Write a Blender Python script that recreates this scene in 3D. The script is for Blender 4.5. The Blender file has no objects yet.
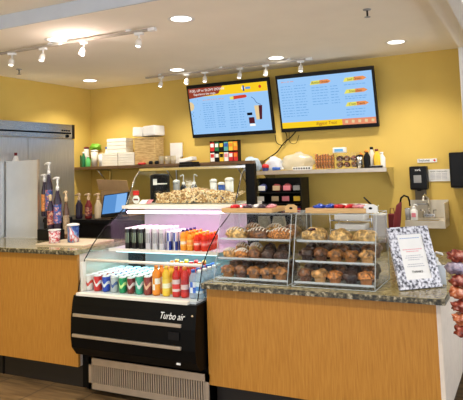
import bpy, bmesh, math, random
from mathutils import Vector, Matrix, noise
random.seed(7)
PI = math.pi
S = bpy.context.scene
COL = S.collection

# ---------------------------------------------------------------- camera frame
FR = ((0.8993, 0.0667, 0.4322), (0.4360, -0.0609, -0.8979), (-0.0336, 0.9959, -0.0840))
PP = (250.0, 118.0); FOC = 576.62; EYE = 1.7
def _orth(m):
    x = Vector((m[0][0], m[0][1], m[0][2])).normalized()
    y = Vector((m[1][0], m[1][1], m[1][2])); y = (y - x*y.dot(x)).normalized()
    return x, y, x.cross(y)
RX, RY, RZ = _orth(FR)          # world axes written in camera axes
def at(px, py, y):
    """point of the plane Y = y seen at a picture position"""
    c = Vector((px-PP[0], -(py-PP[1]), -FOC))
    d = Vector((RX.dot(c), RY.dot(c), RZ.dot(c)))
    t = y/d.y
    return Vector((d.x*t, y, EYE+d.z*t))
cam = bpy.data.cameras.new('camera'); camo = bpy.data.objects.new('camera', cam); COL.objects.link(camo)
camo.matrix_world = Matrix(((RX.x, RX.y, RX.z, 0), (RY.x, RY.y, RY.z, 0), (RZ.x, RZ.y, RZ.z, EYE), (0, 0, 0, 1)))
cam.sensor_fit = 'HORIZONTAL'; cam.sensor_width = 36; cam.lens = FOC/463*36
cam.shift_x = (231.5-PP[0])/463; cam.shift_y = -(200-PP[1])/463
cam.clip_start = .05
S.camera = camo

# ---------------------------------------------------------------- materials
def new_mat(name):
    m = bpy.data.materials.new(name); m.use_nodes = True
    return m, m.node_tree, m.node_tree.nodes['Principled BSDF']
def mat(name, col, rough=.5, metal=0, emis=None, es=1, var=.06, scale=12, spec=.5, bump=0):
    m, t, b = new_mat(name); N, L = t.nodes, t.links
    b.inputs['Roughness'].default_value = rough; b.inputs['Metallic'].default_value = metal
    b.inputs['Specular IOR Level'].default_value = spec
    tc = N.new('ShaderNodeTexCoord'); nz = N.new('ShaderNodeTexNoise'); nz.inputs['Scale'].default_value = scale
    L.new(tc.outputs['Object'], nz.inputs['Vector'])
    rp = N.new('ShaderNodeValToRGB'); c = rp.color_ramp
    c.elements[0].position = .3; c.elements[1].position = .7
    c.elements[0].color = (*[max(0, v*(1-var)) for v in col], 1); c.elements[1].color = (*[min(1, v*(1+var)) for v in col], 1)
    L.new(nz.outputs['Fac'], rp.inputs['Fac']); L.new(rp.outputs['Color'], b.inputs['Base Color'])
    if bump:
        bp = N.new('ShaderNodeBump'); bp.inputs['Strength'].default_value = bump; bp.inputs['Distance'].default_value = .01
        L.new(nz.outputs['Fac'], bp.inputs['Height']); L.new(bp.outputs['Normal'], b.inputs['Normal'])
    if emis:
        b.inputs['Emission Color'].default_value = (*emis, 1); b.inputs['Emission Strength'].default_value = es
    return m
def ramp_mat(name, stops, rough=.5, scale=20, metal=0, detail=6, stretch=(1, 1, 1), coord='Object', tex='noise', spec=.5, bump=0):
    m, t, b = new_mat(name); N, L = t.nodes, t.links
    b.inputs['Roughness'].default_value = rough; b.inputs['Metallic'].default_value = metal; b.inputs['Specular IOR Level'].default_value = spec
    tc = N.new('ShaderNodeTexCoord'); mp = N.new('ShaderNodeMapping'); mp.inputs['Scale'].default_value = stretch
    L.new(tc.outputs[coord], mp.inputs['Vector'])
    if tex == 'noise':
        x = N.new('ShaderNodeTexNoise'); x.inputs['Scale'].default_value = scale; x.inputs['Detail'].default_value = detail; out = x.outputs['Fac']
    elif tex == 'voronoi':
        x = N.new('ShaderNodeTexVoronoi'); x.inputs['Scale'].default_value = scale; out = x.outputs['Color']
    L.new(mp.outputs['Vector'], x.inputs['Vector'])
    rp = N.new('ShaderNodeValToRGB'); c = rp.color_ramp
    while len(c.elements) < len(stops): c.elements.new(.5)
    for e, (p, cc) in zip(c.elements, stops): e.position = p; e.color = (*cc, 1)
    L.new(out, rp.inputs['Fac']); L.new(rp.outputs['Color'], b.inputs['Base Color'])
    if bump:
        bp = N.new('ShaderNodeBump'); bp.inputs['Strength'].default_value = bump; bp.inputs['Distance'].default_value = .01
        L.new(out, bp.inputs['Height']); L.new(bp.outputs['Normal'], b.inputs['Normal'])
    return m
def glass(name, tint=(1, 1, 1), refl=.10, body=0, bodycol=(1, 1, 1), k=.16):
    """thin clear sheet: lets light straight through, mirrors a little at grazing angles"""
    m = bpy.data.materials.new(name); m.use_nodes = True; t = m.node_tree; N, L = t.nodes, t.links; N.clear()
    o = N.new('ShaderNodeOutputMaterial'); mx = N.new('ShaderNodeMixShader'); tr = N.new('ShaderNodeBsdfTransparent'); gl = N.new('ShaderNodeBsdfGlossy')
    gl.inputs['Roughness'].default_value = .09; tr.inputs['Color'].default_value = (*tint, 1)
    fr = N.new('ShaderNodeLayerWeight'); fr.inputs['Blend'].default_value = .25
    ma = N.new('ShaderNodeMath'); ma.operation = 'MULTIPLY_ADD'; ma.inputs[1].default_value = k; ma.inputs[2].default_value = refl*.15
    L.new(fr.outputs['Fresnel'], ma.inputs[0]); L.new(ma.outputs[0], mx.inputs['Fac'])
    L.new(tr.outputs[0], mx.inputs[1]); L.new(gl.outputs[0], mx.inputs[2])
    if body:
        df = N.new('ShaderNodeBsdfDiffuse'); df.inputs['Color'].default_value = (*bodycol, 1); m2 = N.new('ShaderNodeMixShader')
        m2.inputs['Fac'].default_value = body; L.new(mx.outputs[0], m2.inputs[1]); L.new(df.outputs[0], m2.inputs[2]); L.new(m2.outputs[0], o.inputs[0])
    else: L.new(mx.outputs[0], o.inputs[0])
    return m
def emit(name, col, s=1.0):
    m = bpy.data.materials.new(name); m.use_nodes = True; t = m.node_tree; N, L = t.nodes, t.links; N.clear()
    o = N.new('ShaderNodeOutputMaterial'); e = N.new('ShaderNodeEmission'); e.inputs['Color'].default_value = (*col, 1); e.inputs['Strength'].default_value = s
    L.new(e.outputs[0], o.inputs[0]); return m
def label_mat(name, base, mark, rough=.3, metal=0, kind='swoosh', mark2=None):
    """printed can / bottle label: a mark laid over the base colour in the object's own coordinates"""
    m, t, b = new_mat(name); N, L = t.nodes, t.links
    b.inputs['Roughness'].default_value = rough; b.inputs['Metallic'].default_value = metal
    tc = N.new('ShaderNodeTexCoord'); sp = N.new('ShaderNodeSeparateXYZ'); L.new(tc.outputs['Generated'], sp.inputs[0])
    def math_(op, a, bb, c=None):
        n = N.new('ShaderNodeMath'); n.operation = op
        for i, v in enumerate((a, bb, c)):
            if v is None: continue
            if isinstance(v, (int, float)): n.inputs[i].default_value = v
            else: L.new(v, n.inputs[i])
        return n.outputs[0]
    z = sp.outputs['Z']; x = sp.outputs['X']
    if kind == 'swoosh':       # a slanted wavy band
        s = math_('MULTIPLY', math_('SINE', math_('MULTIPLY', x, 7.0), 0), .13)
        d = math_('ABSOLUTE', math_('SUBTRACT', z, math_('ADD', s, .52)), 0); f = math_('LESS_THAN', d, .10)
    elif kind == 'strokes':    # three upright strokes
        a = math_('ABSOLUTE', math_('SINE', math_('MULTIPLY', x, 16.0), 0), 0)
        f = math_('MULTIPLY', math_('GREATER_THAN', a, .72), math_('LESS_THAN', math_('ABSOLUTE', math_('SUBTRACT', z, .55), 0), .24))
    elif kind == 'band':
        f = math_('LESS_THAN', math_('ABSOLUTE', math_('SUBTRACT', z, .42), 0), .2)
    elif kind == 'quarters':   # diagonal two colour split
        f = math_('GREATER_THAN', math_('MULTIPLY', math_('SINE', math_('MULTIPLY', x, 9.0), 0), math_('SUBTRACT', z, .5)), 0)
    mx = N.new('ShaderNodeMix'); mx.data_type = 'RGBA'
    mx.inputs[6].default_value = (*base, 1); mx.inputs[7].default_value = (*mark, 1)
    L.new(f, mx.inputs[0]); L.new(mx.outputs[2], b.inputs['Base Color'])
    return m

M = {}
M['wall'] = mat('yellow wall paint', (.70, .495, .115), .75, var=.03, scale=3)
M['ceiling'] = mat('ceiling paint', (.93, .86, .73), .9, var=.02, scale=3)
M['bulkhead'] = mat('daylit trim paint', (.56, .60, .66), .8, var=.02)  # bluish daylight falling on the ceiling step is mixed into this colour
M['white_paint'] = mat('white paint', (.82, .80, .76), .6, var=.02)
M['wood'] = ramp_mat('honey oak veneer', [(.25, (.37, .155, .022)), (.5, (.44, .195, .030)), (.75, (.50, .235, .042))], .42, 14, stretch=(9, 9, .55), detail=8, spec=.35)
M['pale_lam'] = mat('pale laminate', (.72, .62, .52), .45, var=.04, scale=20)
M['granite'] = ramp_mat('speckled granite', [(.3, (.10, .082, .04)), (.42, (.24, .20, .10)), (.58, (.33, .28, .15)), (.75, (.48, .41, .26))], .12, 32, detail=8, spec=.8)
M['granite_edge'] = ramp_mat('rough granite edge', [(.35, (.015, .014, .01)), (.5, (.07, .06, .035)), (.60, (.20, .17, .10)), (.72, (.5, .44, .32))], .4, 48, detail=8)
M['black'] = mat('black enamel', (.002, .002, .0022), .4, var=.1, spec=.12)
M['blackplastic'] = mat('black plastic', (.006, .006, .007), .4, spec=.2)
M['darkkick'] = mat('dark brown kick board', (.009, .006, .004), .5)
M['steel'] = ramp_mat('brushed stainless steel', [(.3, (.50, .48, .45)), (.7, (.66, .64, .60))], .27, 8, metal=1, stretch=(1, 1, 40))
M['steel_v'] = ramp_mat('brushed stainless door', [(.3, (.58, .62, .66)), (.7, (.74, .78, .82))], .3, 5, metal=.8, stretch=(30, 30, 1))
M['sinksteel'] = mat('pale satin steel', (.68, .62, .50), .35, .3)
M['satin'] = ramp_mat('satin aluminium sheet', [(.3, (.58, .57, .53)), (.7, (.68, .67, .62))], .4, 3, metal=.5)
M['strip'] = mat('champagne metal strip', (.60, .52, .43), .35, .8)
M['cream'] = mat('cream enamel', (.78, .74, .66), .35, var=.03)
M['white'] = mat('white plastic', (.82, .82, .80), .4, var=.03)
M['paper'] = mat('white paper', (.84, .83, .80), .8, var=.03)
M['inner'] = mat('white case liner', (.55, .60, .62), .35, var=.03)
M['glass'] = glass('clear glass', (.98, 1, .99), .04)
M['coated'] = glass('coated clear glass', (.98, 1, .99), .0, k=.02)
M['acrylic'] = glass('clear acrylic', (.985, .99, .99), .03)
M['tray'] = glass('tray acrylic', (.97, .98, .98), .1, .10, (.8, .84, .85))
M['acr_edge'] = glass('lit acrylic edge', (.9, .95, .96), .3, .42, (.85, .9, .92))  # whitish body colour paints in the light that acrylic edges catch
M['chrome'] = mat('chrome', (.75, .75, .75), .15, 1)
M['bamboo'] = ramp_mat('bamboo tray', [(.3, (.56, .32, .11)), (.7, (.76, .50, .22))], .5, 12, stretch=(1, 20, 20))
M['shelfwood'] = ramp_mat('dark brown shelf', [(.3, (.10, .055, .025)), (.7, (.18, .10, .05))], .4, 8, stretch=(1, 12, 12))
M['card'] = mat('brown cardboard', (.46, .29, .13), .8, var=.08)
M['kraft'] = ramp_mat('woven kraft', [(.4, (.42, .27, .10)), (.6, (.60, .42, .18))], .8, 14, stretch=(1, 1, 6))
M['red'] = mat('red plastic', (.60, .02, .02), .4)
M['maroon'] = mat('maroon cloth', (.16, .008, .012), .7)
M['blue'] = mat('blue plastic', (.02, .10, .42), .4)
M['green'] = mat('green glassy plastic', (.015, .17, .07), .25)
M['lime'] = mat('lime green foil', (.25, .62, .05), .4)
M['yellow'] = mat('yellow plastic', (.85, .55, .04), .4)
M['orange'] = mat('orange plastic', (.85, .26, .02), .4)
M['pink'] = mat('pink plastic', (.80, .25, .30), .4)
M['navy'] = mat('navy foil', (.02, .03, .16), .35)
M['grey'] = mat('grey plastic', (.30, .30, .30), .5)
M['tan'] = mat('tan plastic', (.62, .47, .28), .5)
M['lid'] = mat('pale metal lid', (.85, .87, .90), .35, .1)
M['bag'] = glass('clear plastic bag', (.95, .96, 1), .5, .38, (.85, .88, .95))

# ---------------------------------------------------------------- mesh helpers
def box(bm, x0, x1, y0, y1, z0, z1, bev=0, rot=None, piv=None):
    r = bmesh.ops.create_cube(bm, size=1)
    v = r['verts']
    for a in v: a.co = Vector(((x0+x1)/2+a.co.x*(x1-x0), (y0+y1)/2+a.co.y*(y1-y0), (z0+z1)/2+a.co.z*(z1-z0)))
    if rot is not None:
        p = piv if piv is not None else Vector(((x0+x1)/2, (y0+y1)/2, (z0+z1)/2))
        for a in v: a.co = rot @ (a.co-p) + p
    if bev:
        es = list({e for a in v for e in a.link_edges})
        bmesh.ops.bevel(bm, geom=es, offset=bev, segments=2, affect='EDGES', profile=.7)
    return bm
def lathe(bm, prof, cx=0, cy=0, seg=16, cap=True, smooth=True, z0=0):
    rings = []
    for r, z in prof:
        rings.append([bm.verts.new((cx+r*math.cos(2*PI*i/seg), cy+r*math.sin(2*PI*i/seg), z0+z)) for i in range(seg)])
    for a, b in zip(rings, rings[1:]):
        for i in range(seg):
            f = bm.faces.new((a[i], a[(i+1) % seg], b[(i+1) % seg], b[i])); f.smooth = smooth
    if cap:
        if prof[0][0] > 1e-5: bm.faces.new(list(reversed(rings[0])))
        if prof[-1][0] > 1e-5: bm.faces.new(rings[-1])
    return bm
def tube(bm, pts, r, seg=8):
    pts = [Vector(p) for p in pts]; rings = []
    rr = r if isinstance(r, (list, tuple)) else [r]*len(pts)
    for i, p in enumerate(pts):
        d = (pts[min(i+1, len(pts)-1)]-pts[max(i-1, 0)]).normalized()
        u = d.cross(Vector((0, 0, 1)))
        if u.length < .05: u = d.cross(Vector((0, 1, 0)))
        u.normalize(); w = d.cross(u)
        rings.append([bm.verts.new(p+(u*math.cos(2*PI*k/seg)+w*math.sin(2*PI*k/seg))*rr[i]) for k in range(seg)])
    for a, b in zip(rings, rings[1:]):
        for k in range(seg):
            f = bm.faces.new((a[k], a[(k+1) % seg], b[(k+1) % seg], b[k])); f.smooth = True
    bm.faces.new(rings[0]); bm.faces.new(list(reversed(rings[-1])))
    return bm
def prism_x(bm, prof, x0, x1, bev=0):
    """profile of (y, z) points swept along X"""
    a = [bm.verts.new((x0, y, z)) for y, z in prof]; b = [bm.verts.new((x1, y, z)) for y, z in prof]
    fs = [bm.faces.new(a), bm.faces.new(list(reversed(b)))]; n = len(prof)
    for i in range(n): fs.append(bm.faces.new((a[i], b[i], b[(i+1) % n], a[(i+1) % n])))
    bmesh.ops.recalc_face_normals(bm, faces=fs)
    return bm
def prism_z(bm, poly, z0, z1):
    a = [bm.verts.new((x, y, z0)) for x, y in poly]; b = [bm.verts.new((x, y, z1)) for x, y in poly]
    fs = [bm.faces.new(a), bm.faces.new(b)]; n = len(poly)
    for i in range(n): fs.append(bm.faces.new((a[i], a[(i+1) % n], b[(i+1) % n], b[i])))
    bmesh.ops.recalc_face_normals(bm, faces=fs)
    return bm
def prism_y(bm, poly, y0, y1):
    a = [bm.verts.new((x, y0, z)) for x, z in poly]; b = [bm.verts.new((x, y1, z)) for x, z in poly]
    fs = [bm.faces.new(a), bm.faces.new(b)]; n = len(poly)
    for i in range(n): fs.append(bm.faces.new((a[i], a[(i+1) % n], b[(i+1) % n], b[i])))
    bmesh.ops.recalc_face_normals(bm, faces=fs)
    return bm
def strip_path(bm, prof, x0, x1, th=.006):
    """a sheet of small thickness following a (y, z) line, swept along X"""
    out = []
    for i, (y, z) in enumerate(prof):
        a = prof[max(i-1, 0)]; b = prof[min(i+1, len(prof)-1)]
        d = Vector((b[0]-a[0], b[1]-a[1])).normalized(); out.append((y+d.y*th, z-d.x*th))
    return prism_x(bm, list(prof)+list(reversed(out)), x0, x1)
def blob(bm, c, s, amp=.12, freq=3, sub=3, seed=0, flat=0, rot=0):
    r = bmesh.ops.create_icosphere(bm, subdivisions=sub, radius=1)
    for v in r['verts']:
        n = noise.noise(v.co*freq*.5+Vector((seed*3.1, seed*1.7, seed)))
        p = v.co*(1+amp*n*2)
        if flat and p.z < -flat: p.z = -flat
        x, y = p.x*s[0], p.y*s[1]
        v.co = Vector((c[0]+x*math.cos(rot)-y*math.sin(rot), c[1]+x*math.sin(rot)+y*math.cos(rot), c[2]+p.z*s[2]))
    for v in r['verts']:
        for f in v.link_faces: f.smooth = True
    return bm
def NB(): return bmesh.new()
def obj(name, bm, m, parent=None, loc=None, label=None):
    me = bpy.data.meshes.new(name)
    bmesh.ops.recalc_face_normals(bm, faces=bm.faces[:]); bm.to_mesh(me); bm.free()
    me.materials.append(M[m] if isinstance(m, str) else m)
    o = bpy.data.objects.new(name, me); COL.objects.link(o)
    if parent is not None: o.parent = parent
    if loc is not None: o.location = loc
    if label: o['label'] = label
    return o
def tag(o, label, cat, group=None, kind=None):
    o['label'] = label; o['category'] = cat
    if group: o['group'] = group
    if kind: o['kind'] = kind
    return o
def thing(name, label, cat, loc=(0, 0, 0), rz=0, group=None):
    o = bpy.data.objects.new(name, None); COL.objects.link(o); o.empty_display_size = .05
    o.location = loc; o.rotation_euler = (0, 0, rz); tag(o, label, cat, group); return o
def struct(name, bm, m, label=None):
    o = obj(name, bm, m); o['kind'] = 'structure'
    if label: o['label'] = label
    return o
used = set()
def put(root, loc, label, group=None, rz=0, sc=None):
    """the first call moves the object itself, later calls copy it with its parts and sub-parts"""
    if root.name in used:
        r = root.copy(); COL.objects.link(r)
        for ch in list(root.children):
            c = ch.copy(); COL.objects.link(c); c.parent = r
            for g in list(ch.children):
                d = g.copy(); COL.objects.link(d); d.parent = c
    else: r = root; used.add(root.name)
    r.location = loc; r.rotation_euler = (0, 0, rz); r['label'] = label
    if sc: r.scale = sc if isinstance(sc, (tuple, list)) else (sc, sc, sc)
    if group: r['group'] = group
    return r
def text(name, s, size, m, parent, loc, rot=(PI/2, 0, 0), align='LEFT', shear=0, ext=.0004, sx=1):
    c = bpy.data.curves.new(name, 'FONT'); c.body = s; c.size = size; c.extrude = ext; c.align_x = align; c.shear = shear
    o = bpy.data.objects.new(name, c); COL.objects.link(o); c.materials.append(M[m] if isinstance(m, str) else m)
    me = bpy.data.meshes.new_from_object(o); me.name = name; bpy.data.objects.remove(o); bpy.data.curves.remove(c)
    o = bpy.data.objects.new(name, me); COL.objects.link(o)
    if not me.materials: me.materials.append(M[m] if isinstance(m, str) else m)
    o.parent = parent; o.location = loc; o.rotation_euler = rot; o.scale = (sx, 1, 1)
    return o
ORD = ['first', 'second', 'third', 'fourth', 'fifth', 'sixth', 'seventh', 'eighth', 'ninth']

# ================================================================ THE SETTING
def tile_mat():
    m, t, b = new_mat('brown stone tiles'); N, L = t.nodes, t.links
    tc = N.new('ShaderNodeTexCoord'); mp = N.new('ShaderNodeMapping'); mp.inputs['Rotation'].default_value = (0, 0, .0)
    L.new(tc.outputs['Object'], mp.inputs[0])
    br = N.new('ShaderNodeTexBrick'); br.offset = 0; br.inputs['Scale'].default_value = 1; br.inputs['Brick Width'].default_value = .45; br.inputs['Row Height'].default_value = .45
    br.inputs['Mortar Size'].default_value = .006; br.inputs['Color1'].default_value = (.13, .085, .042, 1); br.inputs['Color2'].default_value = (.16, .105, .052, 1); br.inputs['Mortar'].default_value = (.05, .035, .022, 1)
    L.new(mp.outputs[0], br.inputs['Vector'])
    mp2 = N.new('ShaderNodeMapping'); mp2.inputs['Rotation'].default_value = (0, 0, .7); mp2.inputs['Scale'].default_value = (1.2, 9, 1); L.new(tc.outputs['Object'], mp2.inputs[0])
    nz = N.new('ShaderNodeTexNoise'); nz.inputs['Scale'].default_value = 2.2; nz.inputs['Detail'].default_value = 8; L.new(mp2.outputs[0], nz.inputs['Vector'])
    rp = N.new('ShaderNodeValToRGB'); rp.color_ramp.elements[0].position = .35; rp.color_ramp.elements[0].color = (.55, .5, .45, 1); rp.color_ramp.elements[1].position = .68; rp.color_ramp.elements[1].color = (1.5, 1.45, 1.35, 1)
    L.new(nz.outputs['Fac'], rp.inputs[0])
    mx = N.new('ShaderNodeMix'); mx.data_type = 'RGBA'; mx.blend_type = 'MULTIPLY'; mx.inputs[0].default_value = 1
    L.new(br.outputs['Color'], mx.inputs[6]); L.new(rp.outputs[0], mx.inputs[7]); L.new(mx.outputs[2], b.inputs['Base Color'])
    b.inputs['Roughness'].default_value = .38
    return m
M['tile'] = tile_mat()
XL, YB, ZC = -5.25, 6.0, 2.80
struct('floor', box(NB(), XL-.1, 2.6, -1.5, YB+.1, -.1, 0), 'tile')
struct('wall_back', box(NB(), XL-.1, 2.6, YB, YB+.1, 0, 3.0), 'wall')
struct('wall_left', box(NB(), XL-.1, XL, -1.5, YB, 0, 3.0), 'wall')
struct('ceiling', box(NB(), XL, 2.6, 3.07, YB, ZC, ZC+.2), 'ceiling')
b = NB(); box(b, XL, 2.6, -1.5, 3.055, 2.905, 3.0); struct('ceiling_front', b, 'ceiling', 'higher front part of the ceiling')
struct('trim_1', box(NB(), XL, 2.6, 3.055, 3.07, ZC, 2.904), 'bulkhead', 'step between the two ceiling heights with bluish daylight in its colour')
struct('trim_2', box(NB(), -.505, 2.5, 3.075, 5.37, 2.69, ZC-.001), 'ceiling', 'lowered ceiling strip along the right side')
struct('trim_3', box(NB(), -.37, -.30, 3.075, 5.37, 2.62, 2.69), 'white_paint', 'white ledge under the lowered ceiling')
struct('wall_right', box(NB(), -.51, .3, 5.371, 5.999, 0, ZC-.001), 'white_paint', 'white end of the right wall')

# ================================================================ COUNTERS
t = thing('service_counter', 'tall wooden service counter with granite top left of the glass drinks case', 'counter', (-3.98, 3.9, 0))
ox, oy = -3.98, 3.9
def rel(bm, m, name, par=t, o=(-3.98, 3.9, 0), label=None):
    bmesh.ops.translate(bm, verts=bm.verts[:], vec=Vector((-o[0], -o[1], -o[2]))); return obj(name, bm, m, par, label=label)
rel(box(NB(), -4.69, -3.28, 3.575, 3.60, .185, 1.05), 'wood', 'front_panel')
rel(box(NB(), -3.302, -3.282, 3.601, 4.22, .185, 1.05), 'pale_lam', 'end_panel')
rel(box(NB(), -4.69, -3.303, 3.601, 4.22, .185, 1.05), 'wood', 'cabinet_body')
rel(box(NB(), -4.69, -3.285, 3.66, 4.15, 0, .185), 'darkkick', 'toe_kick')
rel(box(NB(), -4.20, -4.18, 3.655, 3.662, .0, .18), 'black', 'kick_joint')
b = NB(); box(b, -4.69, -3.27, 3.535, 4.25, 1.05, 1.088, .006)
ct = rel(b, 'granite', 'countertop')
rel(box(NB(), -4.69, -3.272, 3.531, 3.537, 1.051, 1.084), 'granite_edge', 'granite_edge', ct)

t = thing('front_counter', 'long wooden counter with granite top under the two pastry cases', 'counter', (-1.3, 3.9, 0)); O = (-1.3, 3.9, 0)
rel(box(NB(), -2.11, -.555, 3.585, 3.60, .20, .865), 'wood', 'front_panel', t, O)
rel(box(NB(), -.555, -.53, 3.585, 5.30, .20, .865), 'pale_lam', 'end_panel', t, O)
b = NB(); box(b, -2.11, -.556, 3.601, 4.30, .20, .865); box(b, -1.2, -.556, 4.301, 5.30, .20, .865)
rel(b, 'wood', 'cabinet_body', t, O)
b = NB(); box(b, -2.09, -.60, 3.66, 4.25, 0, .20); box(b, -1.15, -.60, 4.25, 5.25, 0, .2); rel(b, 'darkkick', 'toe_kick', t, O)
b = NB(); prism_z(b, [(-2.125, 3.54), (-.50, 3.54), (-.50, 5.345), (-1.23, 5.345), (-1.23, 4.36), (-2.125, 4.36)], .865, .90)
ct = rel(b, 'granite', 'countertop', t, O)
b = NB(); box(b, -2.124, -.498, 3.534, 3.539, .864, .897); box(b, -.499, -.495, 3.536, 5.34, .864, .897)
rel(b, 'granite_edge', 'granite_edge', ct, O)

# rear worktop and dark back counter
t = thing('back_counter', 'dark back counter behind the drinks case carrying the order screen', 'counter', (-3.9, 4.9, 0)); O = (-3.9, 4.9, 0)
rel(box(NB(), -4.60, -3.35, 4.56, 5.10, .1, 1.19), 'blackplastic', 'cabinet_body', t, O)
rel(box(NB(), -4.62, -3.33, 4.53, 5.12, 1.19, 1.225, .004), 'blackplastic', 'countertop', t, O)
rel(box(NB(), -4.55, -3.4, 4.62, 5.05, 0, .1), 'black', 'toe_kick', t, O)
t = thing('steel_worktable', 'stainless steel worktable against the back wall behind the pastry cases', 'table', (-2.3, 5.6, 0)); O = (-2.3, 5.6, 0)
rel(box(NB(), -3.25, -1.20, 5.22, 5.98, .98, 1.02, .004), 'steel', 'tabletop', t, O)
rel(box(NB(), -3.2, -1.35, 5.3, 5.95, .30, .32), 'steel', 'undershelf', t, O)
for x in (-3.2, -1.36):
    for y in (5.28, 5.92): rel(tube(NB(), [(x, y, 0), (x, y, .98)], .02), 'steel', 'leg', t, O)

# ================================================================ REFRIGERATED CASE
CX = -2.67
t = case = thing('refrigerated_display_case', 'black refrigerated display case with curved glass sides full of drinks', 'display case', (CX, 3.9, 0)); O = (CX, 3.9, 0)
x0, x1 = -3.23, -2.125
b = NB(); prism_x(b, [(3.475, .760), (3.46, .70), (3.445, .60), (3.44, .46), (3.45, .38), (3.50, .315), (3.62, .31), (4.40, .31), (4.40, .760)], x0, x1)
rel(b, 'black', 'body', t, O)
rel(box(NB(), x0-.045, x1-.005, 3.62, 4.38, .02, .309), 'black', 'base', t, O)
def strip(z, y):
    rel(box(NB(), -3.205, -2.235, y-.012, y+.01, z-.011, z+.011, .003), 'strip', 'trim_strip', t, O)
strip(.622, 3.447); strip(.474, 3.438)
rel(box(NB(), -3.195, -2.195, 3.462, 3.50, .7605, .782, .004), 'cream', 'front_sill', t, O)
# grille
b = NB(); gx0, gx1, gz0, gz1, gy = -3.165, -2.10, .045, .275, 3.575
box(b, gx0, gx1, gy-.012, gy, gz1-.05, gz1); box(b, gx0, gx1, gy-.012, gy, gz0, gz0+.045); box(b, gx0, gx0+.03, gy-.012, gy, gz0, gz1); box(b, gx1-.03, gx1, gy-.012, gy, gz0, gz1)
n = 50
for i in range(n):
    xx = gx0+.03+(gx1-gx0-.06)*(i+.5)/n; box(b, xx-.0055, xx+.0055, gy-.011, gy-.001, gz0+.045, gz1-.05)
rel(b, 'strip', 'grille', t, O)
text('brand_lettering', 'Turbo air', .066, 'white', t, (-2.415-CX, 3.437-3.9, .662), (PI/2-.12, 0, 0), shear=.4, sx=.8)
rel(box(NB(), -2.34, -2.25, 3.434, 3.439, .525, .578), 'blackplastic', 'thermostat_display', t, O)
rel(box(NB(), -2.28, -2.25, 3.44, 3.447, .36, .372), 'white', 'sticker', t, O)
b = NB(); lathe(b, [(.008, 0), (.008, .01)], seg=10); bmesh.ops.rotate(b, verts=b.verts[:], matrix=Matrix.Rotation(PI/2, 3, 'X')); obj('lock', b, 'tan', t, (-2.155-CX, 3.468-3.9, .69))
# liner
b = NB(); box(b, -3.20, -2.15, 3.502, 4.36, .761, .776); rel(b, 'inner', 'deck', t, O)
rel(box(NB(), -3.20, -2.15, 4.362, 4.40, .761, 1.371), 'inner', 'back_panel', t, O)
rel(box(NB(), -3.195, -2.155, 3.86, 4.36, 1.050, 1.060), 'inner', 'shelf', t, O)
rel(box(NB(), -3.195, -2.155, 3.85, 3.859, 1.042, 1.066), 'cream', 'shelf_rail', t, O)
rel(tube(NB(), [(-3.15, 4.05, 1.345), (-2.2, 4.05, 1.345)], .011), emit('led tube', (1, .75, .92), 5), 'lamp_tube', t, O)
rel(tube(NB(), [(-3.15, 3.90, 1.034), (-2.2, 3.90, 1.034)], .005), emit('cool led tube', (.5, .92, 1), 3), 'lamp_tube', t, O)
rel(box(NB(), x0+.01, x1, 4.06, 4.60, 1.372, 1.40, .003), 'cream', 'canopy_ledge', t, O)
# glass
prof = [(3.505, .785), (3.545, .90), (3.58, 1.01), (3.68, 1.12), (3.82, 1.235), (3.98, 1.315), (4.10, 1.385), (4.16, 1.50), (4.24, 1.63), (4.33, 1.70)]
for xs, nm in ((-3.215, 'side_glass'), (-2.14, 'side_glass')):
    b = NB(); prism_x(b, prof+[(4.58, 1.70), (4.58, 1.40), (4.36, .785)], xs, xs+.006); g = rel(b, 'glass', nm, t, O)
    rel(tube(NB(), [(xs+.003, y, z) for y, z in prof], .0045, 6), 'black', 'glass_edge', g, O)
rel(strip_path(NB(), [(3.508, .795), (3.545, .90), (3.58, 1.0)], -3.208, -2.141, .005), 'glass', 'front_glass', t, O)
rel(tube(NB(), [(-3.2, 3.582, 1.012), (-2.14, 3.582, 1.012)], .011), 'cream', 'glass_rail', t, O)
rel(box(NB(), -3.208, -3.19, 3.53, 3.57, .777, 1.0), 'cream', 'end_post', t, O)
rel(strip_path(NB(), [(4.10, 1.402), (4.16, 1.50), (4.24, 1.63), (4.32, 1.698)], -3.207, -2.142, .005), 'coated', 'front_glass', t, O)
rel(box(NB(), -3.20, -2.14, 4.33, 4.60, 1.700, 1.706), 'coated', 'top_glass', t, O)
rel(box(NB(), -3.215, -2.13, 4.31, 4.345, 1.69, 1.715, .004), 'chrome', 'top_rail', t, O)
for xs in (-3.212, -2.137): rel(tube(NB(), [(xs, 4.115, 1.41), (xs, 4.165, 1.50), (xs, 4.24, 1.63), (xs, 4.325, 1.70)], .006, 6), 'chrome', 'corner_rail', t, O)
rel(box(NB(), -2.12, -2.04, 4.28, 4.33, .79, 1.725, .004), 'black', 'side_column', t, O)

# ---- drinks
def can_proto(name, body_m, cat, r=.030, h=.118):
    e = thing(name, 'x', cat)
    obj('can_body', lathe(NB(), [(r*.8, 0), (r, .01), (r, h-.010), (r*.93, h-.001), (r*.93, h)], seg=14), body_m, e)
    obj('lid', lathe(NB(), [(r*.97, h-.007), (r*.95, h+.001), (r*.85, h+.003), (r*.3, h+.0015)], seg=14), 'lid', e)
    return e
def bottle_proto(name, liquid_m, label_m, cap_m, cat, r=.034, h=.205):
    e = thing(name, 'x', cat)
    obj('bottle_body', lathe(NB(), [(r*.85, 0), (r, .012), (r, .03), (r*.96, .05), (r*.96, h*.62), (r, h*.66), (r*.9, h*.76), (r*.45, h*.88), (r*.42, h*.92)], seg=14), liquid_m, e)
    obj('label', lathe(NB(), [(r*1.01, .04), (r*1.01, h*.58)], seg=14, cap=False), label_m, e)
    obj('cap', lathe(NB(), [(r*.5, h*.90), (r*.5, h)], seg=12), cap_m, e)
    return e
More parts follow.
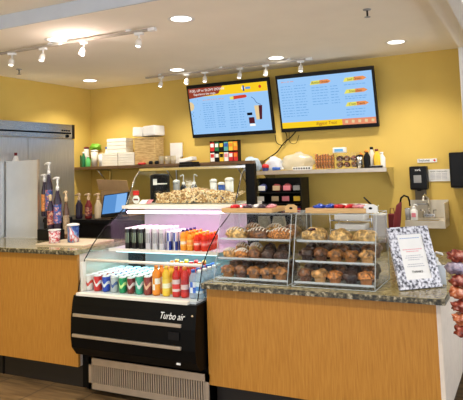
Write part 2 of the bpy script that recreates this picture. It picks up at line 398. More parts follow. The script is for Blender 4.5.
cans = [('white and red', label_mat('can a', (.75, .70, .66), (.6, .04, .03)), 'white and red soda can'),
        ('red', label_mat('can b', (.62, .015, .02), (.85, .8, .8)), 'bright red soda can'),
        ('blue', label_mat('can c', (.01, .06, .45), (.8, .82, .85)), 'blue soda can'),
        ('grey', label_mat('can d', (.45, .48, .50), (.05, .1, .3)), 'silver grey soda can'),
        ('green', label_mat('can e', (.0, .28, .10), (.6, .85, .3)), 'green soda can'),
        ('maroon', label_mat('can f', (.17, .015, .02), (.7, .6, .6)), 'dark maroon soda can'),
        ('teal', label_mat('can g', (.03, .33, .22), (.75, .8, .8)), 'mint green soda can'),
        ('brown', label_mat('can h', (.25, .03, .03), (.75, .45, .3)), 'tall brown red drink can')]
NR = 7
for ci, (cn, cm, desc) in enumerate(cans):
    e = can_proto('soda_can', cm, 'can', h=.118 if ci < 6 else .135)
    xx = at(89.5+8.35*ci, 292, 3.60).x
    for r in range(NR):
        z = .777
        lab = f'{desc} in the front row on the case floor' if r == 0 else f'{desc} behind the front one of its colour on the case floor'
        put(e, (xx, 3.600+r*.066, z), lab, f'{cn} soda cans on the case floor' , rz=random.uniform(-.3, .3))
bots = [('orange', 'orange', label_mat('bl1', (.80, .30, .03), (.85, .8, .75), kind='quarters'), 'orange', 'orange sports drink bottle', 157.5),
        ('yellow', 'yellow', label_mat('bl2', (.85, .62, .08), (.85, .85, .6), kind='band'), 'yellow', 'yellow sports drink bottle', 167.5),
        ('red', 'red', label_mat('bl3', (.75, .6, .6), (.7, .05, .05), kind='band'), 'red', 'white labelled red sports drink bottle', 177.5),
        ('dark red', 'red', label_mat('bl4', (.45, .02, .03), (.7, .5, .5), kind='band'), 'orange', 'dark red fruit drink bottle', 186),
        ('water', glass('water bottle plastic', (.85, .92, 1), .4, .35, (.7, .8, .95)), label_mat('bl5', (.05, .15, .6), (.8, .8, .85), kind='quarters'), 'blue', 'blue capped clear water bottle', 194.5),
        ('pale water', glass('pale bottle plastic', (.85, .95, 1), .4, .35, (.7, .85, .95)), label_mat('bl6', (.7, .8, .9), (.1, .3, .7), kind='band'), 'white', 'white capped water bottle nearest the glass side', 201)]
for n_, lm, bm_, cm, desc, px in bots:
    e = bottle_proto('drink_bottle', lm, bm_, cm, 'bottle', r=.031, h=.215 if px < 190 else .20)
    xx = at(px, 298, 3.62).x
    for r in range(5):
        lab = f'{desc}, front row on the case floor' if r == 0 else f'{desc}, behind the front one'
        put(e, (min(xx, -2.178), 3.61+r*.07, .777), lab, f'{n_} drink bottles on the case floor', rz=random.uniform(-.2, .2))
blackcan = label_mat('tall black can', (.006, .006, .006), (.25, .32, .22), kind='strokes')
whitecan = label_mat('tall white can', (.62, .62, .64), (.12, .12, .14), kind='strokes')
bluecan = label_mat('slim blue can', (.02, .05, .32), (.6, .62, .68), kind='quarters', metal=.3)
tops = [(128, blackcan, 'black'), (134.8, blackcan, 'black'), (141.6, blackcan, 'black'), (148.6, whitecan, 'white'), (155.4, whitecan, 'white'), (162.2, whitecan, 'white'), (169.4, bluecan, 'blue'), (175.6, bluecan, 'blue')]
protos = {}
for i, (px, m_, cn) in enumerate(tops):
    if cn not in protos: protos[cn] = can_proto('energy_drink_can', m_, 'can', r=.0235 if cn != 'blue' else .021, h=.168 if cn != 'blue' else .145)
    xx = at(px, 248, 3.89).x
    pos = 'leftmost' if i in (0, 3, 6) else ('middle' if i in (1, 4) else 'rightmost')
    for r in range(5):
        where = f'front of the {pos} {cn} column on the upper shelf' if r == 0 else f'behind the front of the {pos} {cn} column'
        nm = {'black': 'tall black energy drink can', 'white': 'tall white energy drink can', 'blue': 'slim blue energy drink can'}[cn]
        put(protos[cn], (xx, 3.89+r*.053, 1.0605), f'{nm}, {where}', f'{cn} energy drink cans, {pos} column')
juice = glass('orange juice bottle', (1, .65, .15), .3, .75, (.95, .42, .05)); redj = glass('red juice bottle', (1, .2, .1), .3, .8, (.75, .06, .03))
for i, (px, lm, bl, cm, desc, hh) in enumerate([(184, juice, label_mat('jl', (.85, .45, .06), (.85, .75, .6), kind='band'), 'navy', 'orange juice bottle with a dark cap', .165),
        (190.5, juice, label_mat('jl2', (.85, .5, .1), (.9, .3, .05), kind='band'), 'orange', 'orange juice bottle with an orange cap', .15),
        (197.5, redj, label_mat('jl3', (.8, .1, .05), (.85, .6, .5), kind='band'), 'yellow', 'red fruit juice bottle with a yellow cap', .14),
        (205, redj, label_mat('jl4', (.75, .05, .04), (.8, .25, .2), kind='band'), 'orange', 'orange capped red juice bottle, rightmost column', .135)]):
    e = bottle_proto('juice_bottle', lm, bl, cm, 'bottle', r=.0255, h=hh); xx = at(px, 248, 3.90).x
    for r in range(4):
        put(e, (xx, 3.895+r*.056, 1.0605), desc + (' at the shelf front' if r == 0 else ' behind the one at the shelf front'), f'juice bottles, {ORD[i]} column on the upper shelf')

# ---- things inside the top glass box
t = thing('coffee_urn', 'black lidded coffee urn at the left end of the top glass box', 'urn', (-3.10, 4.47, 1.401))
obj('urn_body', lathe(NB(), [(.085, 0), (.09, .01), (.09, .24), (.08, .255), (.03, .262)], seg=24), 'blackplastic', t)
obj('label', box(NB(), -.012, .03, -.0925, -.089, .16, .215), 'white', t)
obj('lid_rim', box(NB(), .02, .12, -.10, -.06, .165, .175), 'white', t)
t = thing('round_sign', 'small round white sign with a red header at the left glass end', 'sign', (-3.175, 4.21, 1.401))
b = NB(); lathe(b, [(.036, 0), (.036, .008)], seg=24); bmesh.ops.rotate(b, verts=b.verts[:], matrix=Matrix.Rotation(PI/2, 3, 'X')); bmesh.ops.translate(b, verts=b.verts[:], vec=(0, 0, .04)); obj('sign_disc', b, 'white', t)
obj('header', box(NB(), -.033, .033, -.009, .001, .078, .118, .006), 'red', t)
obj('print', box(NB(), -.024, .024, -.0105, -.0085, .034, .048), 'maroon', t)
for i, (x, m_, lab) in enumerate([(-3.09, 'paper', 'small white price card leaning beside the round sign'), (-3.05, 'pink', 'small pink price card next to the nut bin')]):
    b = NB(); box(b, -.035, .035, -.03, .03, 0, .004, rot=Matrix.Rotation(.5, 3, 'X')); o = obj('price_card', b, m_, loc=(x, 4.20+i*.02, 1.42)); tag(o, lab, 'card')
t = thing('nut_bin', 'clear bin heaped with mixed nuts in the top glass box', 'bin', (-2.595, 4.36, 1.402))
b = NB(); box(b, -.41, .40, -.115, -.111, 0, .09); box(b, -.41, .40, .111, .115, 0, .13); box(b, -.41, -.406, -.11, .11, 0, .11); box(b, .396, .40, -.11, .11, 0, .11); box(b, -.41, .40, -.11, .11, 0, .004); box(b, -.004, .004, -.11, .11, 0, .11)
obj('bin_shell', b, 'acrylic', t)
nutm = ramp_mat('mixed nuts', [(.1, (.16, .06, .02)), (.35, (.50, .27, .09)), (.6, (.82, .60, .32)), (.85, (.92, .80, .58))], .6, 75, tex='voronoi')
b = NB()
def heap(x, y): return .098+.035*noise.noise(Vector((x*9, y*9, 1)))+.022*math.cos((x)*9)*math.cos(y*10)
nx, ny = 70, 14; vs = {}
for i in range(nx+1):
    for j in range(ny+1):
        x = -.40+.79*i/nx; y = -.108+.216*j/ny; vs[i, j] = b.verts.new((x, y, heap(x, y)-.012))
for i in range(nx):
    for j in range(ny): b.faces.new((vs[i, j], vs[i+1, j], vs[i+1, j+1], vs[i, j+1]))
for k in range(1900):
    x = random.uniform(-.395, .385); y = random.uniform(-.108, .10)
    z = heap(x, y)-.008+random.uniform(-.002, .008)
    if k % 2: y = -.104; z = random.uniform(.008, heap(x, y))
    r = random.uniform(.006, .0105); m4 = Matrix.Translation((x, y, z)) @ Matrix.Rotation(random.uniform(0, 3), 4, 'Z') @ Matrix.Rotation(random.uniform(0, 3), 4, 'X') @ Matrix.Diagonal((r*1.5, r, r*.8, 1))
    bmesh.ops.create_icosphere(b, subdivisions=1, radius=1, matrix=m4)
o = obj('mixed_nuts', b, nutm, loc=(-2.595, 4.36, 1.402)); tag(o, 'heap of tan and brown mixed nuts filling the clear bin', 'nuts', kind='stuff')
def pump_head(parent, z, m_='white', r=.009, L=.055, h=.07, dx=1):
    obj('pump', tube(NB(), [(0, 0, z), (0, 0, z+h), (L*.15*dx, 0, z+h+.004), (L*dx, 0, z+h-.004), (L*1.12*dx, 0, z+h-.014)], [r, r*.75, r*.9, r*.8, r*.6]), m_, parent)
    obj('pump_collar', lathe(NB(), [(r*2.1, z-.012), (r*2.1, z+.012), (r, z+.02)], seg=12), m_, parent)
for i, x in enumerate((at(182, 180, 4.5).x, at(192.5, 180, 4.5).x)):
    t = thing('pump_jar', f'{"left" if i == 0 else "right"} of the two white pump jars behind the nuts', 'pump jar', (x, 4.525, 1.401))
    obj('jar_body', lathe(NB(), [(.028, 0), (.032, .02), (.032, .13), (.016, .155)], seg=16), 'blackplastic', t); pump_head(t, .16, 'white', .007, h=.08, L=.03, dx=-1 if i == 0 else 1)
for i, (px, w, z1, m_, lab) in enumerate([(176, .05, .20, 'grey', 'grey metal canister behind the nuts'), (213, .05, .20, 'white', 'white tub behind the right part of the nuts'), (221, .05, .17, 'blue', 'blue and white tub behind the nuts'), (229, .06, .21, 'white', 'tall white tub nearest the black column')]):
    xx = at(px, 190, 4.53).x
    t = thing('canister', lab, 'canister', (xx, 4.54, 1.401))
    obj('canister_body', lathe(NB(), [(w*.6, 0), (w*.62, .01), (w*.62, z1*.85)], seg=18), m_, t); obj('lid', lathe(NB(), [(w*.66, z1*.85), (w*.66, z1*.95), (w*.3, z1)], seg=18), 'white', t)
# on the roof of the case
t = thing('black_tray', 'black lidded box resting on the roof of the drinks case', 'box', (at(189.5, 160, 4.47).x, 4.47, 1.7125))
obj('box_body', box(NB(), -.078, .078, -.06, .06, 0, .028, .003), 'blackplastic', t); obj('lid', box(NB(), -.07, .065, -.062, .062, .029, .048, .004), 'blackplastic', t)

# ================================================================ ACRYLIC PASTRY CASES
def acrylic_case(X0, X1, name_label, zt=(1.185, 1.055, .925)):
    yf, yt, yb, zb, zT = 3.60, 3.73, 4.02, .9015, 1.365
    t = thing('acrylic_pastry_case', name_label, 'pastry case', ((X0+X1)/2, 3.8, zb)); O = ((X0+X1)/2, 3.8, zb)
    pr = [(yf, zb), (yt, zT), (yb, zT), (yb, zb)]
    for x in (X0, X1-.004): rel(prism_x(NB(), pr, x, x+.004), 'acrylic', 'side_panel', t, O)
    rel(box(NB(), X0, X1, yb-.004, yb, zb, zT), 'acrylic', 'back_panel', t, O)
    rel(box(NB(), X0, X1, yt, yb, zT-.004, zT), 'acrylic', 'top_panel', t, O)
    rel(box(NB(), X0, X1, yf, yb, zb, zb+.004), 'acrylic', 'base_panel', t, O)
    b = NB(); prism_x(b, [(yf, zb+.004), (yt, zT), (yt+.004, zT), (yf+.004, zb+.004)], X0+.004, X1-.004); rel(b, 'acrylic', 'front_panel', t, O)
    b = NB(); r = .0026
    for x in (X0+.002, X1-.002):
        tube(b, [(x, yf, zb+.004), (x, yt, zT)], r, 6); tube(b, [(x, yt, zT), (x, yb, zT)], r, 6); tube(b, [(x, yb, zT), (x, yb, zb+.004)], r, 6); tube(b, [(x, yf, zb+.004), (x, yb, zb+.004)], r, 6)
    tube(b, [(X0, yt, zT), (X1, yt, zT)], r, 6); tube(b, [(X0, yb, zT), (X1, yb, zT)], r, 6); tube(b, [(X0, yf, zb+.004), (X1, yf, zb+.004)], r*.8, 6)
    rel(b, 'acr_edge', 'edge_glint', t, O)  # thin pale bars added as the bright glint along the panel edges
    for z in zt:
        k = (z-zb)/(zT-zb); y0 = yf+(yt-yf)*k+.012
        tr = rel(box(NB(), X0+.012, X1-.012, y0, yb-.02, z-.006, z), M['tray'], 'tray', t, O)
        rel(box(NB(), X0+.012, X1-.012, y0, y0+.004, z, z+.012), 'acr_edge', 'tray_lip', tr, O)
    return t
CA = (-2.06, -1.50); CB = (-1.47, -.915)
ZT = (1.185, 1.055, .925)
acrylic_case(*CA, 'left clear acrylic pastry case with three trays, beside the drinks case')
acrylic_case(*CB, 'right clear acrylic pastry case with three trays, beside the framed sign')
def crust(name, c, dark=.45, scale=45):  # crevice shade and strong highlights are painted into the crust colours
    return ramp_mat(name, [(.34, tuple(v*dark*.5 for v in c)), (.48, tuple(v*.9 for v in c)), (.64, tuple(min(1, v*2.1) for v in c))], .38, scale, detail=5, bump=.8)
CR = {'golden': crust('golden muffin crust', (.25, .10, .02)), 'brown': crust('brown muffin crust', (.13, .05, .016)), 'dark': crust('dark chocolate muffin crust', (.035, .014, .008)),
      'tan': crust('tan muffin crust', (.36, .19, .06)), 'orange': crust('orange crumble crust', (.38, .145, .03), scale=80), 'pale': crust('pale pastry', (.50, .31, .11), dark=.9)}
CUP = {'golden': mat('golden paper cup', (.36, .15, .035), .7), 'brown': mat('brown paper cup', (.13, .05, .02), .7), 'dark': mat('dark paper cup', (.03, .014, .01), .7), 'tan': mat('tan paper cup', (.50, .28, .10), .7), 'orange': mat('orange paper cup', (.42, .16, .04), .7), 'pale': mat('pale cup', (.6, .4, .2), .7)}
mprotos = {}
def muffin(kind, variant=0):
    k = (kind, variant)
    if k in mprotos: return mprotos[k]
    e = thing('muffin', 'x', 'muffin')
    b = NB(); seg = 28; rings = []
    for r, z in ((.026, 0), (.034, .034)):
        rings.append([b.verts.new(((r+(.0015 if i % 2 else -.001))*math.cos(2*PI*i/seg), (r+(.0015 if i % 2 else -.001))*math.sin(2*PI*i/seg), z)) for i in range(seg)])
    for i in range(seg): b.faces.new((rings[0][i], rings[0][(i+1) % seg], rings[1][(i+1) % seg], rings[1][i]))
    b.faces.new(rings[0]); b.faces.new(rings[1])
    obj('paper_cup', b, CUP[kind], e)
    b = NB(); blob(b, (0, 0, .040), (.046, .046, .030), .16, 4, 3, seed=hash(kind) % 7+variant*5 if False else len(mprotos)*2.3, flat=.35)
    top = obj('muffin_top', b, CR[kind], e)
    b = NB()
    for q in range(9):
        a = q*2.4; rr = .012+.020*random.random(); blob(b, (rr*math.cos(a), rr*math.sin(a), .064-.35*rr), (.005, .005, .004), .1, 2, 1, q)
    obj('crumb', b, CR['dark' if kind in ('golden', 'tan') else 'brown' if kind != 'orange' else 'tan'], top)
    mprotos[k] = e; return e
COLN = {'golden': 'golden brown', 'brown': 'reddish brown', 'dark': 'dark chocolate', 'tan': 'light tan', 'orange': 'orange crumble', 'pale': 'pale'}
def muffin_row(X, z, kinds, y, side, trayname, rowname, sc=1, up=1):
    n = len(kinds); w = X[1]-X[0]-.05
    for i, k in enumerate(kinds):
        x = X[0]+.025+w*(i+.5)/n
        put(muffin(k, (i+int(y*100)) % 2), (x+random.uniform(-.004, .004), y+random.uniform(-.004, .004), z+.0012), f'{COLN[k]} muffin, {ORD[i]} from left, {rowname} row, {trayname} tray, {side} pastry case', f'muffins in the {side} pastry case', rz=random.uniform(0, 6), sc=(sc, sc, sc*up*random.uniform(.96, 1.05)))
# left case, bottom and middle
muffin_row(CA, ZT[2], ['golden', 'brown', 'golden', 'golden', 'golden'], 3.68, 'left', 'bottom', 'front', 1.18)
muffin_row(CA, ZT[2], ['brown', 'dark', 'dark', 'brown', 'brown'], 3.79, 'left', 'bottom', 'second', 1.1, 1.3)
muffin_row(CB, ZT[2], ['brown', 'tan', 'orange', 'dark', 'orange'], 3.68, 'right', 'bottom', 'front', 1.18)
muffin_row(CB, ZT[2], ['dark', 'dark', 'brown', 'dark', 'brown'], 3.79, 'right', 'bottom', 'second', 1.1, 1.3)
muffin_row(CB, ZT[1], ['dark', 'brown', 'golden', 'golden', 'tan'], 3.72, 'right', 'middle', 'front', 1.18)
muffin_row(CB, ZT[1], ['dark', 'dark', 'brown', 'dark', 'brown'], 3.83, 'right', 'middle', 'second', 1.1, 1.3)
muffin_row(CA, ZT[2], ['dark', 'brown', 'dark', 'brown', 'dark'], 3.90, 'left', 'bottom', 'third', 1.1, 1.3)
muffin_row(CB, ZT[2], ['dark', 'brown', 'dark', 'brown', 'dark'], 3.90, 'right', 'bottom', 'third', 1.1, 1.3)
muffin_row(CB, ZT[1], ['dark', 'brown', 'dark', 'dark', 'brown'], 3.94, 'right', 'middle', 'third', 1.1, 1.3)
icing = mat('white sugar icing', (.86, .80, .70), .4, var=.05)
berry = mat('dark berry filling', (.05, .004, .012), .2)
def pastry(label, x, y, z, s, k, seed, ice=True, fill=False, rz=0, group=None):
    e = thing('pastry', label, 'pastry', (x, y, z+.001), rz, group)
    b = NB(); blob(b, (0, 0, s[2]*.45), s, .13, 4, 3, seed, flat=.45); body = obj('pastry_body', b, CR[k], e)
    if ice:
        b = NB()
        for q in range(-3, 4):
            u = q/3.6; hh = math.sqrt(max(.05, 1-u*u)); pts = []
            for w in range(7):
                v = (-1+w/3)*hh*.75; pts.append((u*s[0], v*s[1], s[2]*.45+s[2]*math.sqrt(max(.03, 1-u*u*.9-v*v*.9))*1.06))
            tube(b, pts, .0045, 5)
        obj('icing', b, icing, e)
    if fill:
        b = NB(); blob(b, (0, 0, s[2]*1.36), (s[0]*.34, s[1]*.5, .010), .1, 3, 2, seed); bmesh.ops.translate(b, verts=b.verts[:], vec=(-.01, -s[1]*.32, -.007)); obj('filling', b, berry, e)
    return e
# left case top tray: iced danishes
w = CA[1]-CA[0]
for i, (f, k, ic) in enumerate([(.17, 'pale', True), (.49, 'brown', True), (.80, 'orange', True)]):
    pastry(f'{["pale iced cinnamon twist", "reddish iced danish", "long golden iced danish"][i]} on the top tray of the left pastry case', CA[0]+w*f, 3.79, ZT[0], (.088, .06, .052), k, i+2, ic)
for i, (f, k) in enumerate([(.3, 'tan'), (.62, 'pale'), (.85, 'brown')]):
    pastry(f'{["tan", "pale", "brown"][i]} danish at the back of the top tray, left pastry case', CA[0]+w*f, 3.92, ZT[0], (.07, .05, .062), k, i+9, i < 2)
for i, (f, k, ic) in enumerate([(.13, 'tan', True), (.30, 'orange', True), (.48, 'brown', False), (.66, 'dark', False), (.84, 'dark', False)]):
    pastry(f'{["pale iced swirl bun", "orange iced swirl bun", "brown glazed bun", "dark chocolate bun", "very dark chocolate bun by the right side"][i]} on the middle tray front, left pastry case', CA[0]+w*f, 3.725, ZT[1], (.052, .048, .044), k, i+20, ic)
for i, (f, k) in enumerate([(.2, 'tan'), (.4, 'pale'), (.6, 'dark'), (.8, 'dark')]):
    pastry(f'{["tan iced", "pale iced", "dark plain", "darkest plain"][i]} bun, second row of the middle tray, left pastry case', CA[0]+w*f, 3.84, ZT[1], (.052, .05, .062), k, i+30, i < 2)
w = CB[1]-CB[0]
pastry('golden round pastry with a dark berry centre on the top tray of the right case', CB[0]+w*.20, 3.79, ZT[0], (.090, .075, .058), 'pale', 41, False, True)
pastry('plump pale scone in the middle of the top tray of the right case', CB[0]+w*.52, 3.79, ZT[0], (.078, .065, .052), 'pale', 43, False)
pastry('wide pale scone at the right of the top tray of the right case', CB[0]+w*.83, 3.79, ZT[0], (.082, .068, .052), 'pale', 44, False)
# bamboo trays with snack packs on top of the cases
def bamboo(px0, px1, y, label, packs):
    a, c = at(px0, 211, y).x, at(px1, 211, y).x; zz = 1.3695
    t = thing('bamboo_tray', label, 'tray', ((a+c)/2, y+.12, zz)); hw = (c-a)/2
    obj('tray_base', box(NB(), -hw, hw, -.12, .12, 0, .006), 'bamboo', t)
    obj('tray_front', box(NB(), -hw, hw, -.125, -.117, 0, .032, .002), 'bamboo', t); obj('tray_back', box(NB(), -hw, hw, .117, .125, 0, .032, .002), 'bamboo', t)
    for s in (-1, 1): obj('tray_side', box(NB(), s*hw-.004, s*hw+.004, -.12, .12, 0, .032, .002), 'bamboo', t)
    for i, (m_, lab) in enumerate(packs):
        n = len(packs); x = a+.03+(c-a-.06)*(i+.5)/n
        b = NB(); r_ = Matrix.Rotation(random.uniform(-.3, .3), 3, 'X'); blob(b, (0, 0, 0), ((c-a)/n*.5, .06, .020), .25, 5, 2, i*1.3+px0)
        e = obj('snack_pack', b, m_, loc=(x, y+.10+.03*(i % 2), zz+.034)); tag(e, lab, 'snack pack', 'snack packs on the bamboo trays')
foil = lambda n, c: mat(n, c, .25, .35, var=.3, scale=60)
cf = {c: foil(c+' foil', v) for c, v in dict(red=(.65, .02, .03), darkf=(.05, .03, .05), white=(.75, .72, .72), blue=(.03, .08, .5), pinkf=(.75, .3, .35)).items()}
bamboo(222, 272, 3.76, 'bamboo tray of snack packs on top of the left pastry case', [(cf['red'], 'red foil snack pack at the left end of the left bamboo tray'), (cf['pinkf'], 'pink foil snack pack beside the red one on the left bamboo tray'), (cf['darkf'], 'dark foil snack pack left of the middle of the left bamboo tray'), (cf['white'], 'white snack pack in the middle of the left bamboo tray'), (cf['darkf'], 'dark foil snack pack right of the white one on the left bamboo tray'), (cf['pinkf'], 'pink snack pack at the right end of the left bamboo tray')])
bamboo(306, 365, 3.76, 'bamboo tray of blue and red packs on top of the right pastry case', [(cf['blue'], 'blue foil snack pack at the left end of the right bamboo tray'), (cf['blue'], 'blue foil snack pack second from left on the right bamboo tray'), (cf['red'], 'red foil snack pack in the middle of the right bamboo tray'), (cf['red'], 'red foil snack pack fourth from left on the right bamboo tray'), (cf['pinkf'], 'pink red snack pack at the right end of the right bamboo tray')])
def tagcard(px, y, lab, m_='bamboo'):
    x = at(px, 207, y).x
    t = thing('handle_tag', lab, 'tag', (x, y, 1.371))
    b = NB(); prism_y(b, [(-.045, 0), (.045, 0), (.045, .042), (.02, .056), (-.02, .056), (-.045, .042)], -.004, .004); obj('tag_plate', b, m_, t)
    b = NB(); blob(b, (0, -.004, .03), (.013, .002, .008), 0, 1, 2); obj('grip_hole', b, 'black', t)
tagcard(291, 3.78, 'light wooden tray handle with a dark grip hole above the left pastry case')
tagcard(370.5, 3.775, 'small white handle tag at the right end of the right bamboo tray', 'white')
o = obj('marker_pen', tube(NB(), [at(364, 196, 4.0), at(371, 203, 3.95)], .006), 'black'); tag(o, 'black marker pen sticking up behind the white handle tag', 'pen')
o.data.transform(Matrix.Translation((0, 0, -.01)))

# ================================================================ FRAMED SIGN on counter
A = Vector((-.781, 3.682, .902)); Bp = Vector((-.556, 3.870, .902)); u = (Bp-A).normalized(); nrm = Vector((-u.y, u.x, 0)); tl = math.radians(21)
t = thing('framed_sign', 'patterned silver picture frame with a printed notice leaning on the counter end', 'framed sign', A)
t.rotation_euler = Matrix((u, nrm*math.cos(tl)-Vector((0, 0, 1))*math.sin(tl), nrm*math.sin(tl)+Vector((0, 0, 1))*math.cos(tl))).transposed().to_euler()
FW, FH, fb = .293, .395, .058
mosaic = ramp_mat('silver mosaic frame', [(.36, (.05, .05, .06)), (.44, (.25, .25, .29)), (.52, (.55, .55, .61)), (.64, (.80, .80, .86))], .25, 60, tex='noise', metal=.1, detail=3, bump=.3)
b = NB(); box(b, 0, FW, -.012, .012, 0, fb, .002); box(b, 0, FW, -.012, .012, FH-fb*.85, FH, .002); box(b, 0, fb, -.012, .012, fb, FH-fb*.85, .002); box(b, FW-fb, FW, -.012, .012, fb, FH-fb*.85, .002)
obj('frame', b, mosaic, t)
pp = obj('notice', box(NB(), fb, FW-fb, -.004, .0, fb, FH-fb*.85), 'paper', t)
b = NB()
for i, (h, a, c) in enumerate([(.05, .2, .8), (.10, .15, .85)]): pass
pinkm = mat('pink print', (.75, .28, .32), .7); greym = mat('grey print', (.45, .45, .5), .7)
def lines(zs, m_, nm):
    b = NB()
    for z, a, c in zs:
        W = FW-2*fb; xx = fb+W*a
        while xx < fb+W*c:
            ww = random.uniform(.006, .016); box(b, xx, min(xx+ww, fb+W*c), -.0055, -.0042, z, z+.0045); xx += ww+.004
    obj(nm, b, m_, pp)
lines([(.245, .12, .88), (.232, .25, .75)], pinkm, 'heading_print'); lines([(.205, .2, .8), (.192, .15, .85), (.179, .25, .7), (.15, .2, .8), (.137, .15, .85)], greym, 'body_print')
text('lettering', 'THANKS', .02, 'black', pp, (FW/2, -.006, .098), align='CENTER')
lines([(.318, .1, .9)], mat('blue print', (.25, .35, .6), .7), 'top_print')
b = NB(); tube(b, [(FW/2, .013, FH*.7), (FW/2, .14, .052)], .006); obj('easel_leg', b, 'black', t)
t = thing('sanitizer_bottle', 'white pump bottle standing behind the right edge of the framed sign', 'bottle', (at(434.5, 245, 4.1).x, 4.1, .9015))
obj('bottle_body', lathe(NB(), [(.035, 0), (.038, .01), (.038, .10), (.018, .125)], seg=18), 'white', t); pump_head(t, .13, h=.045, L=.045, dx=1)
t = thing('card_holder', 'small clear holder with a pale blue card right of the framed sign', 'card holder', (at(439.5, 260, 3.95).x, 3.95, .9015))
obj('holder', box(NB(), -.035, .035, -.004, .0, 0, .125, rot=Matrix.Rotation(.12, 3, 'X'), piv=Vector((0, 0, 0))), mat('pale blue card', (.62, .68, .74), .5), t)
obj('base', box(NB(), -.035, .035, -.01, .04, 0, .004), 'acrylic', t)
obj('card_print', box(NB(), -.025, .02, -.0095, -.0055, .08, .092), greym, t)

# ================================================================ HANGING WRAPPED PASTRIES, RIGHT EDGE
t = thing('hanging_strip_stand', 'thin metal strip stand holding wrapped pastries at the right edge', 'stand', (-.355, 3.42, .0125))
obj('base', lathe(NB(), [(.13, 0), (.13, .012), (.02, .02)], seg=24), 'black', t); obj('pole', tube(NB(), [(0, 0, .015), (0, 0, 1.24)], .008), 'chrome', t)
WR = [('brown', 'brown cookies in film'), ('pink', 'pink')]
wm = [ramp_mat('wrapped pastry red brown', [(.3, (.06, .01, .01)), (.5, (.28, .05, .03)), (.7, (.7, .4, .32))], .2, 30, detail=4), ramp_mat('wrapped pastry grey lilac', [(.3, (.10, .09, .14)), (.55, (.35, .28, .36)), (.75, (.8, .75, .8))], .2, 30), ramp_mat('wrapped pastry orange', [(.3, (.2, .03, .01)), (.5, (.5, .15, .06)), (.7, (.85, .6, .5))], .2, 30)]
for k, (z, dx, m_, d) in enumerate([(1.095, -.01, 0, 'red brown wrapped pastry, topmost on the hanging strip'), (1.035, -.04, 1, 'grey lilac wrapped pastry below the topmost on the hanging strip'), (.965, -.008, 0, 'red brown wrapped pastry below the grey lilac one'), (.90, -.012, 2, 'orange wrapped pastry in the middle of the hanging strip'), (.83, 0, 0, 'red brown wrapped pastry below the orange one'), (.765, .008, 2, 'orange wrapped pastry second from the bottom of the strip'), (.70, .014, 0, 'red brown wrapped pastry at the bottom of the strip')]):
    e = thing('wrapped_pastry', d, 'wrapped pastry', (-.385+dx*.5, 3.36, z+.08), 0, 'wrapped pastries on the strip stand')
    obj('wrapped_body', blob(NB(), (0, 0, 0), (.052, .045, .033), .28, 5, 3, k*1.9), wm[m_], e)
    obj('clip', box(NB(), .026-dx*.5, .034-dx*.5, .036, .052, -.006, .01), 'chrome', e)

o = obj('floor_mat', box(NB(), -.50, .9, 2.9, 4.7, .0005, .012, .003), ramp_mat('dark speckled mat', [(.45, (.01, .01, .012)), (.6, (.06, .06, .065))], .9, 120)); tag(o, 'dark speckled floor mat at the right end of the counter', 'mat')

# ================================================================ LEFT: FRIDGE, PANEL, SYRUPS
t = thing('steel_refrigerator', 'tall stainless steel two door refrigerator against the left wall', 'refrigerator', (-4.98, 4.4, 0)); O = (-4.98, 4.4, 0)
FX = -4.70
rel(box(NB(), XL+.005, FX-.03, 3.74, 5.09, .1, 2.245), 'steel_v', 'body', t, O)
for y0, y1 in ((3.745, 4.405), (4.412, 5.085)):
    d = rel(box(NB(), FX-.03, FX, y0, y1, .14, 2.075, .004), 'steel_v', 'door', t, O)
rel(box(NB(), FX-.03, FX+.004, 3.74, 5.05, 2.085, 2.245, .003), 'steel', 'top_panel', t, O)
rel(box(NB(), FX-.03, FX+.006, 5.052, 5.09, 2.085, 2.245), 'darkkick', 'panel_end', t, O)
rel(box(NB(), FX+.004, FX+.008, 3.76, 5.03, 2.135, 2.152), 'black', 'vent_slot', t, O)
rel(box(NB(), FX+.004, FX+.009, 4.86, 5.03, 2.155, 2.195), 'steel', 'control_panel', t, O)
b = NB()
for i in range(4): box(b, FX+.009, FX+.012, 4.88+i*.035, 4.90+i*.035, 2.165, 2.182)
rel(b, 'black', 'control_buttons', t, O)
b = NB(); lathe(b, [(.018, 0), (.018, .012)], seg=16); bmesh.ops.rotate(b, verts=b.verts[:], matrix=Matrix.Rotation(PI/2, 3, 'Y')); bmesh.ops.translate(b, verts=b.verts[:], vec=(FX+.004, 4.97, 2.112)); rel(b, 'black', 'knob', t, O)
for y in (3.85, 4.98): rel(lathe(NB(), [(.03, 0), (.03, .1)], XL+.2, y, 10), 'black', 'caster', t, O)
t = thing('steel_splash_panel', 'plain satin metal splash panel standing on the left counter', 'panel', (-4.47, 4.12, 1.0885))
obj('sheet', box(NB(), -.215, .205, -.006, .006, 0, .745, .002), 'satin', t); obj('edge_trim', box(NB(), .203, .215, -.012, .012, 0, .75, .002), 'strip', t)
obj('foot', box(NB(), -.21, .21, -.04, .03, 0, .004), 'satin', t)
t = thing('white_pump_bottle', 'white bottle showing above the metal splash panel', 'bottle', (-4.648, 4.20, 1.0885))
obj('bottle_body', lathe(NB(), [(.03, 0), (.035, .01), (.035, .74), (.015, .80)], seg=16), 'white', t); obj('cap', lathe(NB(), [(.015, .80), (.015, .83)], seg=10), 'maroon', t)
